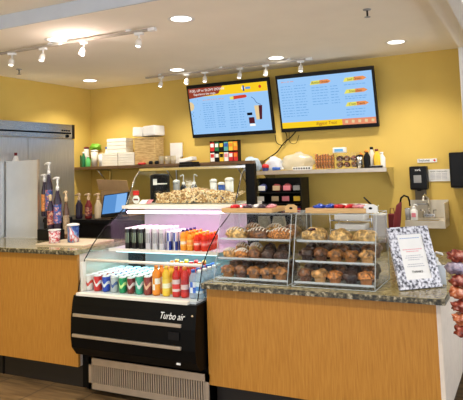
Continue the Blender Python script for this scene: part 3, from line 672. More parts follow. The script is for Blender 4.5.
# tiered rack with syrups
t = thing('syrup_rack', 'black tiered rack holding syrup bottles beside the metal panel', 'rack', (-3.99, 4.02, 1.0885))
obj('tier', box(NB(), -.16, .10, .06, .16, 0, .20, .003), 'blackplastic', t); obj('tier', box(NB(), -.14, .14, -.04, .059, 0, .10, .003), 'blackplastic', t)
def syrup(px, y, z, hb, body_m, lab_m, r, label, pm='white', pump_h=.09, L=.05, dx=-1):
    x = at(px, 200, y).x
    e = thing('syrup_bottle', label, 'bottle', (x, y, z))
    obj('bottle_body', lathe(NB(), [(r*.9, 0), (r, .01), (r, hb*.7), (r*.5, hb*.9), (r*.42, hb)], seg=16), body_m, e)
    obj('label', lathe(NB(), [(r*1.02, hb*.15), (r*1.02, hb*.62)], seg=16, cap=False), lab_m, e)
    b = tube(NB(), [(0, 0, hb), (0, 0, hb+pump_h)], [.010, .009]); zt_ = hb+pump_h
    tube(b, [(-L*.45*dx, 0, zt_+.004), (L*.2*dx, 0, zt_+.006), (L*.8*dx, 0, zt_), (L*1.05*dx, 0, zt_-.008)], [.010, .012, .009, .006]); obj('pump', b, pm, e)
    obj('pump_collar', lathe(NB(), [(.016, hb-.012), (.016, hb+.02), (.01, hb+.03)], seg=12), pm, e)
    return e
dkb = mat('dark syrup bottle', (.03, .02, .04), .15); blb = ramp_mat('blue print label', [(.4, (.02, .05, .20)), (.5, (.05, .16, .45)), (.58, (.5, .06, .05)), (.66, (.6, .6, .62))], .4, 40, detail=2); rdb = ramp_mat('red print label', [(.4, (.06, .01, .02)), (.5, (.4, .05, .04)), (.6, (.55, .35, .2))], .4, 40, detail=2); orl = mat('orange print label', (.7, .25, .06), .4, var=.5, scale=45)
syrup(49, 4.12, 1.290, .41, dkb, blb, .034, 'tallest syrup bottle with a blue label and white pump by the metal panel', pump_h=.09)
syrup(44.5, 4.16, 1.290, .34, dkb, orl, .030, 'orange labelled syrup bottle half behind the metal panel', pump_h=.05)
syrup(57.5, 4.03, 1.190, .36, dkb, blb, .036, 'blue labelled syrup bottle with a white pump right of the tallest one', pump_h=.10)
syrup(50.5, 4.0, 1.190, .27, dkb, rdb, .03, 'red labelled syrup bottle in front of the tallest one', 'tan', pump_h=.03, L=.03)
syrup(66, 4.06, 1.0895, .36, mat('amber syrup', (.10, .045, .02), .15), mat('tan label', (.35, .25, .15), .4, var=.5, scale=45), .028, 'slim amber syrup bottle with a tan pump at the rack end', 'tan', pump_h=.07, L=.03)
t = thing('paper_tray_mat', 'pale wooden serving board on the left counter under the cups', 'board', (-3.62, 3.92, 1.0885)); 
obj('board', box(NB(), -.26, .27, -.20, .19, 0, .012, .003), mat('pale board', (.70, .58, .42), .4), t)
t = thing('sample_cup', 'clear cup of pink and white candy on the left counter', 'cup', (at(54.5, 236, 3.80).x, 3.80, 1.101))
obj('cup_shell', lathe(NB(), [(.046, 0), (.052, .11)], seg=20, cap=False), 'acrylic', t)
obj('candy_fill', lathe(NB(), [(.044, .002), (.049, .10), (.02, .108)], seg=20), ramp_mat('pink candy', [(.42, (.6, .05, .08)), (.5, (.85, .6, .6)), (.6, (.9, .85, .85))], .4, 60, detail=2), t)
obj('lid', lathe(NB(), [(.054, .108), (.054, .114)], seg=20), 'white', t)
t = thing('straw_tub', 'clear tub of blue and red wrapped stirrers beside the candy cup', 'tub', (at(71.5, 230, 3.86).x, 3.88, 1.101))
obj('tub_shell', lathe(NB(), [(.050, 0), (.052, .145)], seg=20, cap=False), 'acrylic', t)
obj('stirrers', lathe(NB(), [(.047, .002), (.049, .135), (.02, .14)], seg=20), ramp_mat('blue red packets', [(.4, (.02, .07, .3)), (.5, (.2, .4, .6)), (.58, (.6, .05, .05)), (.65, (.75, .8, .85))], .4, 28, detail=2, stretch=(1, 1, .4)), t)
obj('lid', lathe(NB(), [(.055, .142), (.055, .152), (.03, .16)], seg=20), 'white', t)
# pump bottles on the back counter
for i, (px, m_, lab) in enumerate([(79, dkb, 'dark syrup bottle with a beige pump on the back counter, leftmost of three'), (88.5, mat('red syrup bottle', (.20, .02, .02), .2), 'dark red syrup bottle with a beige pump in the middle of the back counter three'), (98, mat('cream syrup bottle', (.70, .55, .35), .3), 'cream syrup bottle with a beige pump next to the order screen')]):
    syrup(px, 4.64, 1.2265, .19, m_, m_ if i != 1 else rdb, .036, lab, mat('beige pump', (.66, .47, .28), .4), pump_h=.05, L=.05, dx=-1)
# order screen
c = at(116, 205, 4.42)
t = thing('order_screen', 'black touch screen till with a blue display left of the drinks case', 'monitor', (at(115, 205, 4.60).x, 4.67, 1.2265), -.05)
rotm = Matrix.Rotation(-.30, 3, 'X') @ Matrix.Rotation(.0, 3, 'Y')
def tilt(bm): bmesh.ops.rotate(bm, verts=bm.verts[:], matrix=Matrix.Rotation(-.10, 3, 'Y') @ Matrix.Rotation(-.32, 3, 'X'), cent=(0, 0, 0)); bmesh.ops.translate(bm, verts=bm.verts[:], vec=(.0, -.06, .14)); return bm
obj('housing', tilt(box(NB(), -.165, .165, -.012, .012, -.115, .115, .006)), 'blackplastic', t)
obj('screen', tilt(box(NB(), -.15, .15, -.0145, -.0125, -.085, .105)), emit('order screen blue', (.13, .36, .80), .75), t)
obj('screen_panel', tilt(box(NB(), .02, .145, -.0165, -.0148, -.08, .10)), emit('order screen pale', (.25, .50, .90), .9), t)
b = NB(); lathe(b, [(.09, 0), (.09, .012), (.025, .02), (.022, .09)], seg=20); obj('stand', b, 'blackplastic', t)
t = thing('open_carton', 'open brown cardboard carton behind the order screen', 'carton', (at(116, 185, 4.9).x, 4.96, 1.2265))
b = NB(); box(b, -.18, .18, -.09, -.085, 0, .27); box(b, -.18, .18, .085, .09, 0, .27); box(b, -.18, -.175, -.09, .09, 0, .27); box(b, .175, .18, -.09, .09, 0, .27); box(b, -.18, .18, -.09, .09, 0, .005); obj('carton_box', b, 'card', t)
obj('flap', box(NB(), -.20, .19, -.005, 0, 0, .12, rot=Matrix.Rotation(.35, 3, 'X') @ Matrix.Rotation(.05, 3, 'Y'), piv=Vector((0, 0, 0))), 'card', t, (0, -.09, .27))

# ================================================================ LEFT WALL SHELF
SZ = 1.765
t = thing('wooden_wall_shelf', 'long dark brown wall shelf with metal brackets on the left half of the back wall', 'shelf', (-4.0, 5.85, 0)); O = (-4.0, 5.85, 0)
rel(box(NB(), -5.24, -2.72, 5.66, 5.995, SZ-.035, SZ, .003), 'shelfwood', 'board', t, O)
for x in (-4.92, -3.9, -2.95):
    b = NB(); prism_x(b, [(5.72, SZ-.036), (5.994, SZ-.036), (5.994, SZ-.28), (5.98, SZ-.28), (5.97, SZ-.06), (5.72, SZ-.045)], x-.008, x+.008)
    tube(b, [(x, 5.74, SZ-.05), (x, 5.985, SZ-.26)], .008); rel(b, 'steel', 'bracket', t, O)
def jar(name, px, w, py0, y, m_, lab, cat='bottle', cap='white', neck=True, base=SZ):
    x = at(px, 160, y).x; h = at(px, py0, y).z-base; r = w/2*y/FOC/.93*1.05
    e = thing(name, lab, cat, (x, y, base+.001))
    if neck: obj('bottle_body', lathe(NB(), [(r*.9, 0), (r, .008), (r, h*.62), (r*.45, h*.82), (r*.4, h*.9)], seg=14), m_, e); obj('cap', lathe(NB(), [(r*.5, h*.88), (r*.5, h)], seg=10), cap, e)
    else: obj('container_body', lathe(NB(), [(r*.85, 0), (r, h*.9)], seg=16), m_, e); obj('lid', lathe(NB(), [(r*1.05, h*.9), (r*1.05, h*.97), (r*.6, h)], seg=16), cap, e)
    return e
dg = mat('dark green bottle', (.01, .10, .04), .2, var=.4, scale=30)
jar('syrup_bottle', 79, 6, 149, 5.80, dg, 'dark green bottle at the left end of the wall shelf', cap='green')
jar('syrup_bottle', 83.5, 5, 152, 5.74, 'green', 'green bottle second from the left end of the wall shelf', cap='white')
jar('squeeze_bottle', 88, 6, 156, 5.72, mat('light green bottle', (.10, .50, .14), .3), 'light green squeeze bottle on the wall shelf', cap='white')
jar('storage_cup', 86, 7, 147, 5.90, 'white', 'white lidded cup behind the light green bottle', 'cup', 'maroon', False)
jar('storage_cup', 94.5, 8, 150, 5.80, 'cream', 'cream lidded cup beneath the lime bag', 'cup', 'white', False)
jar('storage_cup', 101, 6, 153, 5.74, 'white', 'short white cup right of the cream cup', 'cup', 'tan', False)
jar('squeeze_bottle', 106.5, 5, 147, 5.86, 'white', 'white bottle with a blue cap beside the foam trays', cap='blue')
o = obj('snack_bag', blob(NB(), (0, 0, 0), (.075, .05, .045), .3, 5, 3, 3), 'lime', loc=(at(94, 147, 5.9).x, 5.92, at(94, 147, 5.9).z)); tag(o, 'crumpled lime green bag resting above the cream cup', 'bag')
tr_m = mat('white foam', (.80, .77, .68), .7, var=.04)
def foam_stack(px0, px1, py0, py1, y, n, lab, cols=1):
    a = at(px0, py1, y); c = at(px1, py0, y); return a.x, c.x, a.z, c.z
x0_, x1_, z0_, z1_ = foam_stack(105, 137, 152, 164, 5.78, 6, '')
z0_ = SZ+.001; n = 5
for cidx, (xa, xb, side) in enumerate([(x0_, (x0_+x1_)/2-.005, 'left'), ((x0_+x1_)/2+.005, x1_, 'right')]):
    for k in range(n):
        zz = z0_+(z1_-z0_)*k/n; th = (z1_-z0_)/n-.002
        b = NB(); box(b, xa, xb, 5.72, 5.90, zz, zz+th, .004); o = obj('foam_box', b, tr_m)
        tag(o, f'white foam food box, {["lowest", "second from bottom", "middle", "second from top", "topmost"][k]} of the {side} wide stack on the wall shelf', 'box', 'foam boxes on the wall shelf')
xa, xb = at(110, 150, 5.80).x, at(129, 150, 5.80).x; zt = at(120, 138.5, 5.80).z
for k in range(4):
    zz = z1_+.002+(zt-z1_)*k/4; b = NB(); box(b, xa, xb, 5.74, 5.89, zz, zz+(zt-z1_)/4-.003, .004); o = obj('foam_box', b, tr_m)
    tag(o, f'small square foam box, {["lowest", "second", "third", "topmost"][k]} of the stack on top of the wide boxes', 'box', 'small foam boxes on the wide stacks')
a = at(138.5, 161, 5.80); c = at(158, 137, 5.80)
t = thing('woven_basket', 'tan woven basket box on the wall shelf with white bags on top', 'basket', ((a.x+c.x)/2, 5.82, SZ+.001)); hw = (c.x-a.x)/2
bh = c.z-SZ
obj('basket_body', box(NB(), -hw, hw, -.10, .10, 0, bh, .012), 'kraft', t); obj('rim', box(NB(), -hw-.004, hw+.004, -.104, .104, bh-.02, bh-.004, .004), 'kraft', t)
b = NB(); zz = SZ+bh+.003
box(b, -hw*1.12, -.01, -.11, .11, .0, .115, .02, rot=Matrix.Rotation(.08, 3, 'Y')); box(b, -.005, hw*1.15, -.12, .10, .0, .125, .024, rot=Matrix.Rotation(-.05, 3, 'Y')); bmesh.ops.translate(b, verts=b.verts[:], vec=(0, 0, .012)); o = obj('paper_bag_bundle', b, 'paper', loc=((a.x+c.x)/2, 5.82, zz)); tag(o, 'bundle of folded white paper bags on the tan basket', 'bag')
o = obj('red_tub', lathe(NB(), [(.045, 0), (.05, .02), (.03, .026)], seg=16), 'red', loc=(at(142, 163, 5.70).x, 5.695, SZ+.001)); tag(o, 'flat red round tub on the shelf edge left of the basket', 'tub')
for i, px in enumerate((151, 157)):
    o = obj('dark_jar', lathe(NB(), [(.022, 0), (.026, .01), (.026, .03), (.018, .04)], seg=14), 'blackplastic', loc=(at(px, 163, 5.70).x, 5.695, SZ+.001)); tag(o, f'small black jar in front of the tan basket, {"left" if i == 0 else "right"} one', 'jar')
p = at(175, 149.5, 5.9)
t = thing('framed_card', 'white square card standing above the small cups on the wall shelf', 'card', (p.x, 5.93, SZ+.001))
obj('card_sheet', box(NB(), -.085, .085, -.008, .008, .08, at(175, 143, 5.93).z-SZ, .002), 'paper', t); obj('card_stand', box(NB(), -.06, .06, -.02, .02, 0, .08), 'paper', t)
cup_m = mat('cream paper cup', (.78, .70, .52), .6)
cupp = thing('paper_cup_stack', 'x', 'cup')
for k in range(3): obj('cup', lathe(NB(), [(.026, k*.022), (.034, k*.022+.045), (.036, k*.022+.047)], seg=14), cup_m, cupp)
for i, px in enumerate((162.5, 168.3, 174)):
    put(cupp, (at(px, 160, 5.74).x, 5.72, SZ+.001), f'{["left", "middle", "right"][i]} short stack of cream paper cups on the wall shelf', 'cup stacks right of the basket')
o = obj('napkin_pack', box(NB(), -.085, .085, -.06, .06, 0, .045, .008, rot=Matrix.Rotation(-.16, 3, 'Y')), 'paper', loc=(at(187, 155, 5.76).x, 5.78, SZ+.016)); tag(o, 'white pack of napkins tipped up on the wall shelf behind the black box', 'napkins')
# tea packets
TX0, TX1 = at(211.5, 150, 5.80).x, at(238, 150, 5.80).x
t = thing('tea_rack', 'small black rack of tea packets on the wall shelf under the left screen', 'rack', ((TX0+TX1)/2, 5.82, SZ+.001)); hw = (TX1-TX0)/2+.008
b = NB(); box(b, -hw, hw, .03, .035, 0, .24); box(b, -hw, hw, -.04, .035, 0, .004); box(b, -hw, hw, -.04, .035, .118, .122)
for i in range(7): xx = -hw+2*hw*i/6; box(b, xx-.0015, xx+.0015, -.04, .035, 0, .24)
obj('rack_frame', b, 'blackplastic', t)
pm = {'white': 'paper', 'red': 'red', 'green': 'green', 'lime': 'lime', 'black': 'blackplastic', 'yellow': 'yellow', 'orange': 'orange', 'blue': 'blue', 'pink': 'pink', 'teal': mat('teal paper', (.1, .4, .35), .6)}
rows = [[('red', 'white'), ('green', 'white'), ('black', 'yellow'), ('teal', 'blue'), ('yellow', 'orange'), ('orange', 'yellow')], [('white', 'red'), ('black', 'white'), ('yellow', 'black'), ('white', 'pink'), ('red', 'white'), ('red', 'orange')]]
for r in range(2):
    for i in range(6):
        a_, b_ = rows[r][i]; xx = TX0-.008+(2*hw)*(i+.5)/6; zz = SZ+.006+(.118 if r == 0 else 0); ww = hw/6-.004
        e = thing('tea_packet', f'{a_} and {b_} tea packet, {ORD[i]} from left in the {["upper", "lower"][r]} row of the rack', 'tea packet', (xx, 5.79, zz), 0, 'tea packets in the rack')
        obj('packet', box(NB(), -ww, ww, -.012, .012, 0, .10), pm[a_], e); obj('packet_label', box(NB(), -ww*.8, ww*.8, -.0135, -.0122, .045, .085), pm[b_], e)

# ================================================================ RIGHT STEEL SHELF
RZ_ = 1.645; RY0 = 5.65
t = thing('steel_wall_shelf', 'stainless steel wall shelf on the right half of the back wall', 'shelf', (-2.0, 5.85, 0)); O = (-2.0, 5.85, 0)
rel(box(NB(), -2.70, -1.265, RY0, 5.995, RZ_-.008, RZ_), 'steel', 'board', t, O); rel(box(NB(), -2.70, -1.265, RY0-.004, RY0, RZ_-.038, RZ_+.001, .001), 'strip', 'front_edge', t, O)
for x in (-2.6, -1.275):
    b = NB(); prism_x(b, [(RY0+.01, RZ_-.009), (5.994, RZ_-.009), (5.994, RZ_-.22), (5.96, RZ_-.20)], x-.004, x+.004); rel(b, 'steel', 'bracket', t, O)
def on_shelf(px, py, y=5.78): p = at(px, py, y); return p
def lump(name, px0, px1, py0, y, m_, lab, cat, seed=0, base=RZ_, flat=.6, d=.08, amp=.18):
    a, c = at(px0, py0, y), at(px1, py0, y); h = a.z-base; b = NB()
    blob(b, (0, 0, h*.42), ((c.x-a.x)/2, d, h*.58), amp, 4, 3, seed, flat=.7)
    o = obj(name, b, m_, loc=((a.x+c.x)/2, y, base+.002)); tag(o, lab, cat); return o
bagm = glass('translucent white bag', (.9, .93, 1), .5, .6, (.8, .84, .92)); bagb = glass('translucent blue bag', (.8, .9, 1), .5, .65, (.60, .74, .88))
lump('plastic_bag', 242, 261, 158, 5.80, bagb, 'pale blue plastic bag at the left end of the steel shelf', 'bag', 2)
t = thing('red_lid_jar', 'dark jar with a red lid between the two plastic bags', 'jar', (at(265, 165, 5.72).x, 5.73, RZ_+.001)); obj('jar_body', lathe(NB(), [(.03, 0), (.036, .01), (.036, .035)], seg=16), 'navy', t); obj('lid', lathe(NB(), [(.039, .035), (.039, .06), (.02, .075)], seg=16), 'red', t)
lump('plastic_bag', 266, 283, 157, 5.84, bagm, 'white plastic bag on the steel shelf right of the red lid', 'bag', 5)
t = thing('blue_tube', 'blue tube with a white cap lying on the steel shelf', 'tube', (at(278, 167.5, 5.70).x, 5.70, RZ_+.022)); obj('tube_body', tube(NB(), [(-.06, 0, 0), (.03, 0, 0)], [.02, .014]), 'blue', t); obj('cap', tube(NB(), [(.03, 0, 0), (.065, 0, 0)], .009), 'white', t)
lump('cellophane_bag', 281, 312, 154, 5.86, glass('cellophane', (.95, .95, .92), .6, .42, (.8, .76, .64)), 'clear cellophane bag in the middle of the steel shelf', 'bag', 8, d=.07)
t = thing('spice_box', 'white box with a row of black squares at the shelf front', 'box', (at(302.5, 168, 5.70).x, 5.70, RZ_+.001)); obj('box_body', box(NB(), -.10, .10, -.025, .025, 0, .035, .002), 'white', t)
b = NB()
for i in range(7): xx = -.085+i*.028; box(b, xx-.008, xx+.008, -.0265, -.0252, .008, .026)
obj('window_row', b, 'black', t)
def bin_(px0, px1, py0, y, label, name='pastry_bin', d=.08):
    a, c = at(px0, py0, y), at(px1, py0, y); hw = (c.x-a.x)/2; h = a.z-RZ_
    e = thing(name, label, 'bin', ((a.x+c.x)/2, y+d, RZ_+.001)); b = NB()
    box(b, -hw, hw, -d, -d+.003, 0, h); box(b, -hw, hw, d-.003, d, 0, h); box(b, -hw, -hw+.003, -d, d, 0, h); box(b, hw-.003, hw, -d, d, 0, h); box(b, -hw, hw, -d, d, 0, .004); obj('bin_shell', b, 'acrylic', e)
    return e, hw, h
stk = crust('brown biscuit stick', (.42, .15, .03)); cho = crust('chocolate stripe pastry', (.12, .035, .015))
e, hw, h = bin_(313.5, 333, 154, 5.70, 'clear bin of upright brown biscuit sticks on the steel shelf')
for i in range(7):
    x = e.location.x-hw+.015+(2*hw-.03)*i/6; o = obj('biscuit_stick', box(NB(), -.010, .010, -.02, .02, 0, h*random.uniform(.82, .95), .006), stk, loc=(x, 5.745, RZ_+.008)); tag(o, f'upright brown biscuit stick, {ORD[i]} from left in the clear bin', 'biscuit', 'biscuit sticks in the clear bin')
e, hw, h = bin_(335, 356, 153, 5.70, 'clear bin of dark striped pastries under the blue box')
for i in range(6):
    x = e.location.x-hw+.035+(2*hw-.07)*(i % 3)/2; z = RZ_+.012+(i//3)*.062; b = NB()
    blob(b, (0, 0, .029), (.036, .034, .031), .15, 4, 2, i, flat=.9); o = obj('striped_pastry', b, cho if i % 2 else CR['brown'], loc=(x, 5.75, z)); tag(o, f'{"dark chocolate" if i % 2 else "reddish brown"} rolled pastry, {["left", "middle", "right"][i % 3]} of the {["lower", "upper"][i//3]} layer in the clear bin', 'pastry', 'rolled pastries in the clear bin')
    b = NB()
    for q in (-1, 0, 1): tube(b, [(q*.013-.006, -.026, .004), (q*.013+.006, -.031, .026), (q*.013, -.022, .046)], .0012, 5)
    obj('drizzle', b, icing, o)
zb_ = at(340, 153, 5.70).z
t = thing('blue_label_box', 'small pale box with a blue label on top of the pastry bin', 'box', (at(340, 150, 5.75).x, 5.78, zb_+.003)); obj('box_body', box(NB(), -.065, .065, -.078, .0, 0, .055, .008), 'white', t); obj('label', box(NB(), -.045, .045, -.080, -.0785, .012, .04), mat('light blue label', (.15, .42, .75), .5), t)
t = thing('steel_canister', 'steel canister on the shelf left of the cone toppings', 'canister', (at(360, 160, 5.74).x, 5.74, RZ_+.001)); obj('canister_body', lathe(NB(), [(.035, 0), (.035, .12)], seg=18), 'steel', t); obj('lid', lathe(NB(), [(.037, .12), (.037, .13), (.01, .138)], seg=18), 'blackplastic', t)
for i, (px, py, m_, cm, lab) in enumerate([(367, 150, 'blackplastic', 'orange', 'black sauce bottle with an orange top'), (372, 147, 'cream', 'blackplastic', 'cream sauce bottle with a black top'), (377, 149, 'yellow', 'maroon', 'yellow sauce bottle with a maroon top'), (382, 152, 'white', 'white', 'white squeeze bottle at the right end of the steel shelf')]):
    jar('sauce_bottle', px, 6.2, py, 5.74 if i % 2 else 5.70, m_, lab, cap=cm, base=RZ_)
for i, (px, py, dx, dz, m_, lab) in enumerate([(369, 147, -.05, .05, 'maroon', 'dark red utensil handle'), (374, 146, .03, .06, 'blackplastic', 'black utensil handle'), (364, 150, -.045, .03, 'orange', 'orange utensil handle')]):
    p = at(px, py, 5.80); b = NB(); tube(b, [(0, 0, 0), (dx*.5, 0, dz*.6+.09), (dx, 0, dz*.8+.10)], [.005, .009, .012]); o = obj('utensil', b, m_, loc=(p.x, 5.81, RZ_+.03)); tag(o, lab+' poking up among the sauce bottles', 'utensil')
t = thing('flat_tin', 'flat dark tin at the shelf front below the sauce bottles', 'tin', (at(376, 166, 5.665).x, 5.675, RZ_+.001)); obj('tin_body', box(NB(), -.06, .06, -.018, .018, 0, .018, .003), 'blackplastic', t); obj('lid', box(NB(), -.062, .062, -.02, .02, .018, .024, .002), 'steel', t)

# coffee pouches on a dark rack under the steel shelf
a, c = at(253, 207, 5.62), at(300, 180, 5.62)
t = thing('pouch_rack', 'dark two tier rack of coffee pouches under the steel shelf', 'rack', ((a.x+c.x)/2, 5.74, 1.021)); hw = (c.x-a.x)/2
b = NB()
for z in (.16, .285, .395): box(b, -hw, hw, -.12, .12, z-.008, z)
for s in (-1, 1): box(b, s*hw-.006, s*hw+.006, -.12, .12, 0, .545)
box(b, -hw, hw, .112, .12, 0, .545); obj('rack_frame', b, 'blackplastic', t)
pc = [[(262.5, 'navy', 'paper', 'navy pouch with a white label'), (277, 'maroon', 'tan', 'maroon pouch with a tan label'), (287.5, 'maroon', 'pink', 'maroon pouch with a pink label'), (297.5, 'black', 'grey', 'black pouch with a grey label')], [(261, 'black', 'paper', 'black pouch with a white label'), (275.5, 'black', 'tan', 'black pouch with a tan label'), (286, 'black', 'pink', 'black pouch with a pink label'), (297.5, 'black', 'yellow', 'black pouch with a yellow label')], [(261, 'white', 'navy', 'white pouch with a navy label'), (272, 'white', 'grey', 'white pouch with a grey label'), (285, 'white', 'maroon', 'white pouch with a maroon label'), (298, 'navy', 'red', 'navy pouch with a red label')]]
for r, row in enumerate(pc):
    zb = 1.021+(.345, .22, .10)[r] if r < 2 else 1.0225+.06
    for i, (px, m_, l_, lab) in enumerate(row):
        xx = at(px, 195, 5.66).x; e = thing('coffee_pouch', f'{lab} in the {["upper", "middle", "lower"][r]} row of the dark rack', 'pouch', (xx, 5.68, (1.4175, 1.3075, 1.1825)[r]), 0, 'coffee pouches in the rack')
        s_ = 1
        obj('pouch_body', blob(NB(), (0, 0, .047*s_), (.052 if i != 3 else .042, .03, .047*s_), .12, 4, 2, i+r*4, flat=.93), m_, e)
        obj('label', box(NB(), -.040, .040, -.038, -.028, .02*s_, .070*s_, .003), l_, e)

# things on the worktable seen between and behind the acrylic cases
for i, (px, lab) in enumerate([(251, 'left silver foil coffee bag behind the left pastry case'), (266, 'middle silver foil coffee bag behind the left pastry case'), (281, 'right silver foil coffee bag behind the left pastry case')]):
    b = NB(); prism_y(b, [(-.06, 0), (.06, 0), (.066, .10), (.05, .17), (-.05, .17), (-.066, .10)], -.03, .03)
    e = thing('foil_bag', lab, 'bag', (at(px, 220, 5.45).x, 5.40, 1.0212), 0, 'foil bags behind the left case'); obj('bag_body', b, mat('silver olive foil', (.42, .40, .33), .35, .6, var=.25, scale=30), e); obj('fold_seam', box(NB(), -.045, .045, -.006, .006, .17, .19), 'darkkick', e)
# wire basket + papers right of the rack
t = thing('wire_rack', 'chrome wire rack with pale shelves behind the right pastry case', 'rack', (-1.55, 5.45, 1.0212)); b = NB()
for z in (.05, .14, .23):
    for k in range(7): tube(b, [(-.2, -.14+k*.045, z), (.2, -.14+k*.045, z)], .003, 5)
    for s in (-.2, .2): tube(b, [(s, -.14, z), (s, .13, z)], .004, 5)
for sx in (-.2, .2):
    for sy in (-.14, .13): tube(b, [(sx, sy, 0), (sx, sy, .27)], .005, 6)
obj('wire_frame', b, 'chrome', t)
for i, (z, m_, lab) in enumerate([(.055, 'white', 'white takeaway lids on the lowest level of the wire rack'), (.145, 'paper', 'stack of pale napkins on the middle level of the wire rack'), (.235, 'lid', 'stack of clear lids on the top level of the wire rack')]):
    o = obj('lid_stack', box(NB(), -.17, .12, -.10, .09, 0, .05, .01), m_, loc=(-1.55, 5.45, 1.0212+z)); tag(o, lab, 'lids')
t = thing('clear_tub', 'clear plastic tub with a lid standing right of the right bamboo tray', 'tub', (at(380, 205, 4.6).x, 4.6, 0))
t.location = (-1.30, 5.42, 1.0212)
obj('tub_body', box(NB(), -.055, .055, -.055, .055, 0, .19, .01), 'bag', t); obj('lid', box(NB(), -.06, .06, -.06, .06, .19, .20, .004), 'white', t)

# ================================================================ MENU SCREENS
skyb = emit('menu screen blue', (.33, .58, .92), .95)
E_ = {'yellow': emit('banner yellow', (.95, .62, .02), .95), 'dred': emit('banner dark red', (.36, .06, .03), .8), 'white': emit('screen white', (.95, .93, .9), 1), 'tagy': emit('tag yellow', (.85, .80, .15), .9), 'tago': emit('tag orange', (.90, .32, .10), .9),
      'txt': emit('menu print blue', (.13, .36, .75), .9), 'red': emit('screen red', (.7, .06, .03), .9), 'black': emit('screen black', (.01, .01, .02), .5), 'pinkb': emit('banner salmon', (.85, .30, .16), .9), 'cream': emit('screen cream', (.85, .65, .35), .9), 'navy': emit('screen navy', (.03, .10, .35), .8), 'maroon': emit('screen maroon', (.12, .02, .03), .7)}
def tv(px_l, px_r, py_l, py_r, label):
    yt, yb = 5.80, 5.925
    A = at(px_l, py_l, yt); Bq = at(px_r, py_r, yt)
    W = Bq.x-A.x; zt = (A.z+Bq.z)/2; H = .632
    t = thing('menu_screen', label, 'screen', ((A.x+Bq.x)/2, yb, 0))
    tiltang = math.asin((yb-yt)/H)
    t.location.z = zt-H*math.cos(tiltang); t.rotation_euler = (tiltang, 0, 0)
    obj('housing', box(NB(), -W/2, W/2, 0, .045, 0, H, .004), 'blackplastic', t)
    obj('wall_mount', box(NB(), -.15, .15, .045, .10, H*.25, H*.55), 'black', t)
    sx, sz0, sz1 = W/2-.022, .042, H-.042
    obj('display', box(NB(), -sx, sx, -.0015, 0, sz0, sz1), skyb, t)
    return t, sx, sz0, sz1
def flat(par, nm, x0, x1, z0, z1, m_, lev=1, skew=0):
    b = NB(); prism_y(b, [(x0, z0), (x1, z0+skew), (x1, z1+skew), (x0, z1)], -.0016-lev*.0006, -.0016-(lev-1)*.0006); return obj(nm, b, E_[m_], par)
def dashes(par, nm, cols, m_, lev=1):
    b = NB()
    for (x0, x1, z0, z1, dz) in cols:
        z = z1
        while z > z0:
            x = x0
            while x < x1-.01:
                w_ = random.uniform(.012, .045); xe = min(x+w_, x1); prism_y(b, [(x, z), (xe, z), (xe, z+.006), (x, z+.006)], -.0016-lev*.0006, -.0016); x = xe+.012
            z -= dz
    obj(nm, b, E_[m_], par)
t, sx, z0, z1 = tv(186, 268, 86, 77, 'left wall menu screen with a yellow banner over a pale blue menu'); Hs = z1-z0
flat(t, 'banner', -sx, sx, z1-.105, z1, 'yellow', 1)
b = NB(); prism_y(b, [(-sx, z1-.12), (-sx+.40, z1-.085), (-sx+.46, z1), (-sx, z1)], -.0032, -.0020); obj('banner_title_panel', b, E_['dred'], t)
text('title_lettering', 'FUEL UP or SLOW DOWN', .042, E_['white'], t, (-sx+.02, -.0034, z1-.045), sx=.95, ext=.0002)
text('title_lettering', 'Experience the magic', .036, E_['white'], t, (-sx+.07, -.0034, z1-.085), sx=.95, ext=.0002)
b = NB()
for i in range(14):
    a_ = i*.47; prism_y(b, [(sx-.30+.022*math.cos(q*PI/3), z1-.05+.022*math.sin(q*PI/3)) for q in range(6)], -.0026, -.0021) if i == 0 else None
obj('round_emblem', b, E_['white'], t); flat(t, 'emblem_bar', sx-.305, sx-.285, z1-.085, z1-.02, 'navy', 3); flat(t, 'emblem_wordmark', sx-.27, sx-.21, z1-.065, z1-.04, 'txt', 2)
b = NB(); prism_y(b, [(sx-.09+.018*math.cos(q*PI/4), z1-.05+.018*math.sin(q*PI/4)) for q in range(8)], -.0026, -.0021); obj('round_emblem', b, E_['red'], t)
dashes(t, 'menu_lines', [(-.34, -.20, z0+.06, z1-.19, .026), (-.16, -.06, z0+.06, z1-.19, .026), (.0, .10, z0+.03, z1-.20, .03), (.13, .20, z0+.03, z1-.20, .03)], 'txt')
dashes(t, 'menu_headings', [(-.33, -.05, z1-.165, z1-.15, .03)], 'pinkb')
b = NB(); prism_y(b, [(.07, z1-.17), (.23, z1-.16), (.25, z1-.145), (.23, z1-.125), (.07, z1-.13)], -.0028, -.0020); obj('price_flash', b, E_['red'], t); flat(t, 'price_flash_end', .03, .08, z1-.168, z1-.135, 'tagy', 2)
# iced cup and can pictures
b = NB(); prism_y(b, [(.335, .17), (.405, .17), (.425, .33), (.325, .33)], -.0026, -.0020); obj('cup_picture', b, E_['cream'], t)
b = NB(); prism_y(b, [(.375, .17), (.405, .17), (.425, .33), (.38, .33)], -.0032, -.0026); obj('cup_shade_side', b, E_['maroon'], t)
b = NB(); tube(b, [(.41, -.0024, .335), (.36, -.0024, .36), (.33, -.0024, .41), (.30, -.0024, .43)], .003, 5); obj('cup_straw', b, E_['navy'], t)
flat(t, 'can_picture', .24, .31, .13, .20, 'maroon', 2); flat(t, 'can_picture_top', .225, .29, .225, .255, 'black', 2); flat(t, 'can_picture_base', .245, .315, .10, .125, 'white', 2)
b = NB()
for i in range(34):
    x = -sx+abs(random.gauss(0, .06)); z = random.uniform(z0, z1-.12); s_ = random.uniform(.003, .009); prism_y(b, [(x, z), (min(x+s_, sx), z), (x+s_*.5, z+s_*1.2)], -.0026, -.0020)
obj('scattered_beans', b, E_['navy'], t)
b = NB(); prism_y(b, [(-sx+max(0, .055*math.cos(a_)), z1-.21+.055*math.sin(a_)) for a_ in [(-PI/2)+PI*k/10 for k in range(11)]], -.0030, -.0022); obj('plate_picture', b, E_['cream'], t)

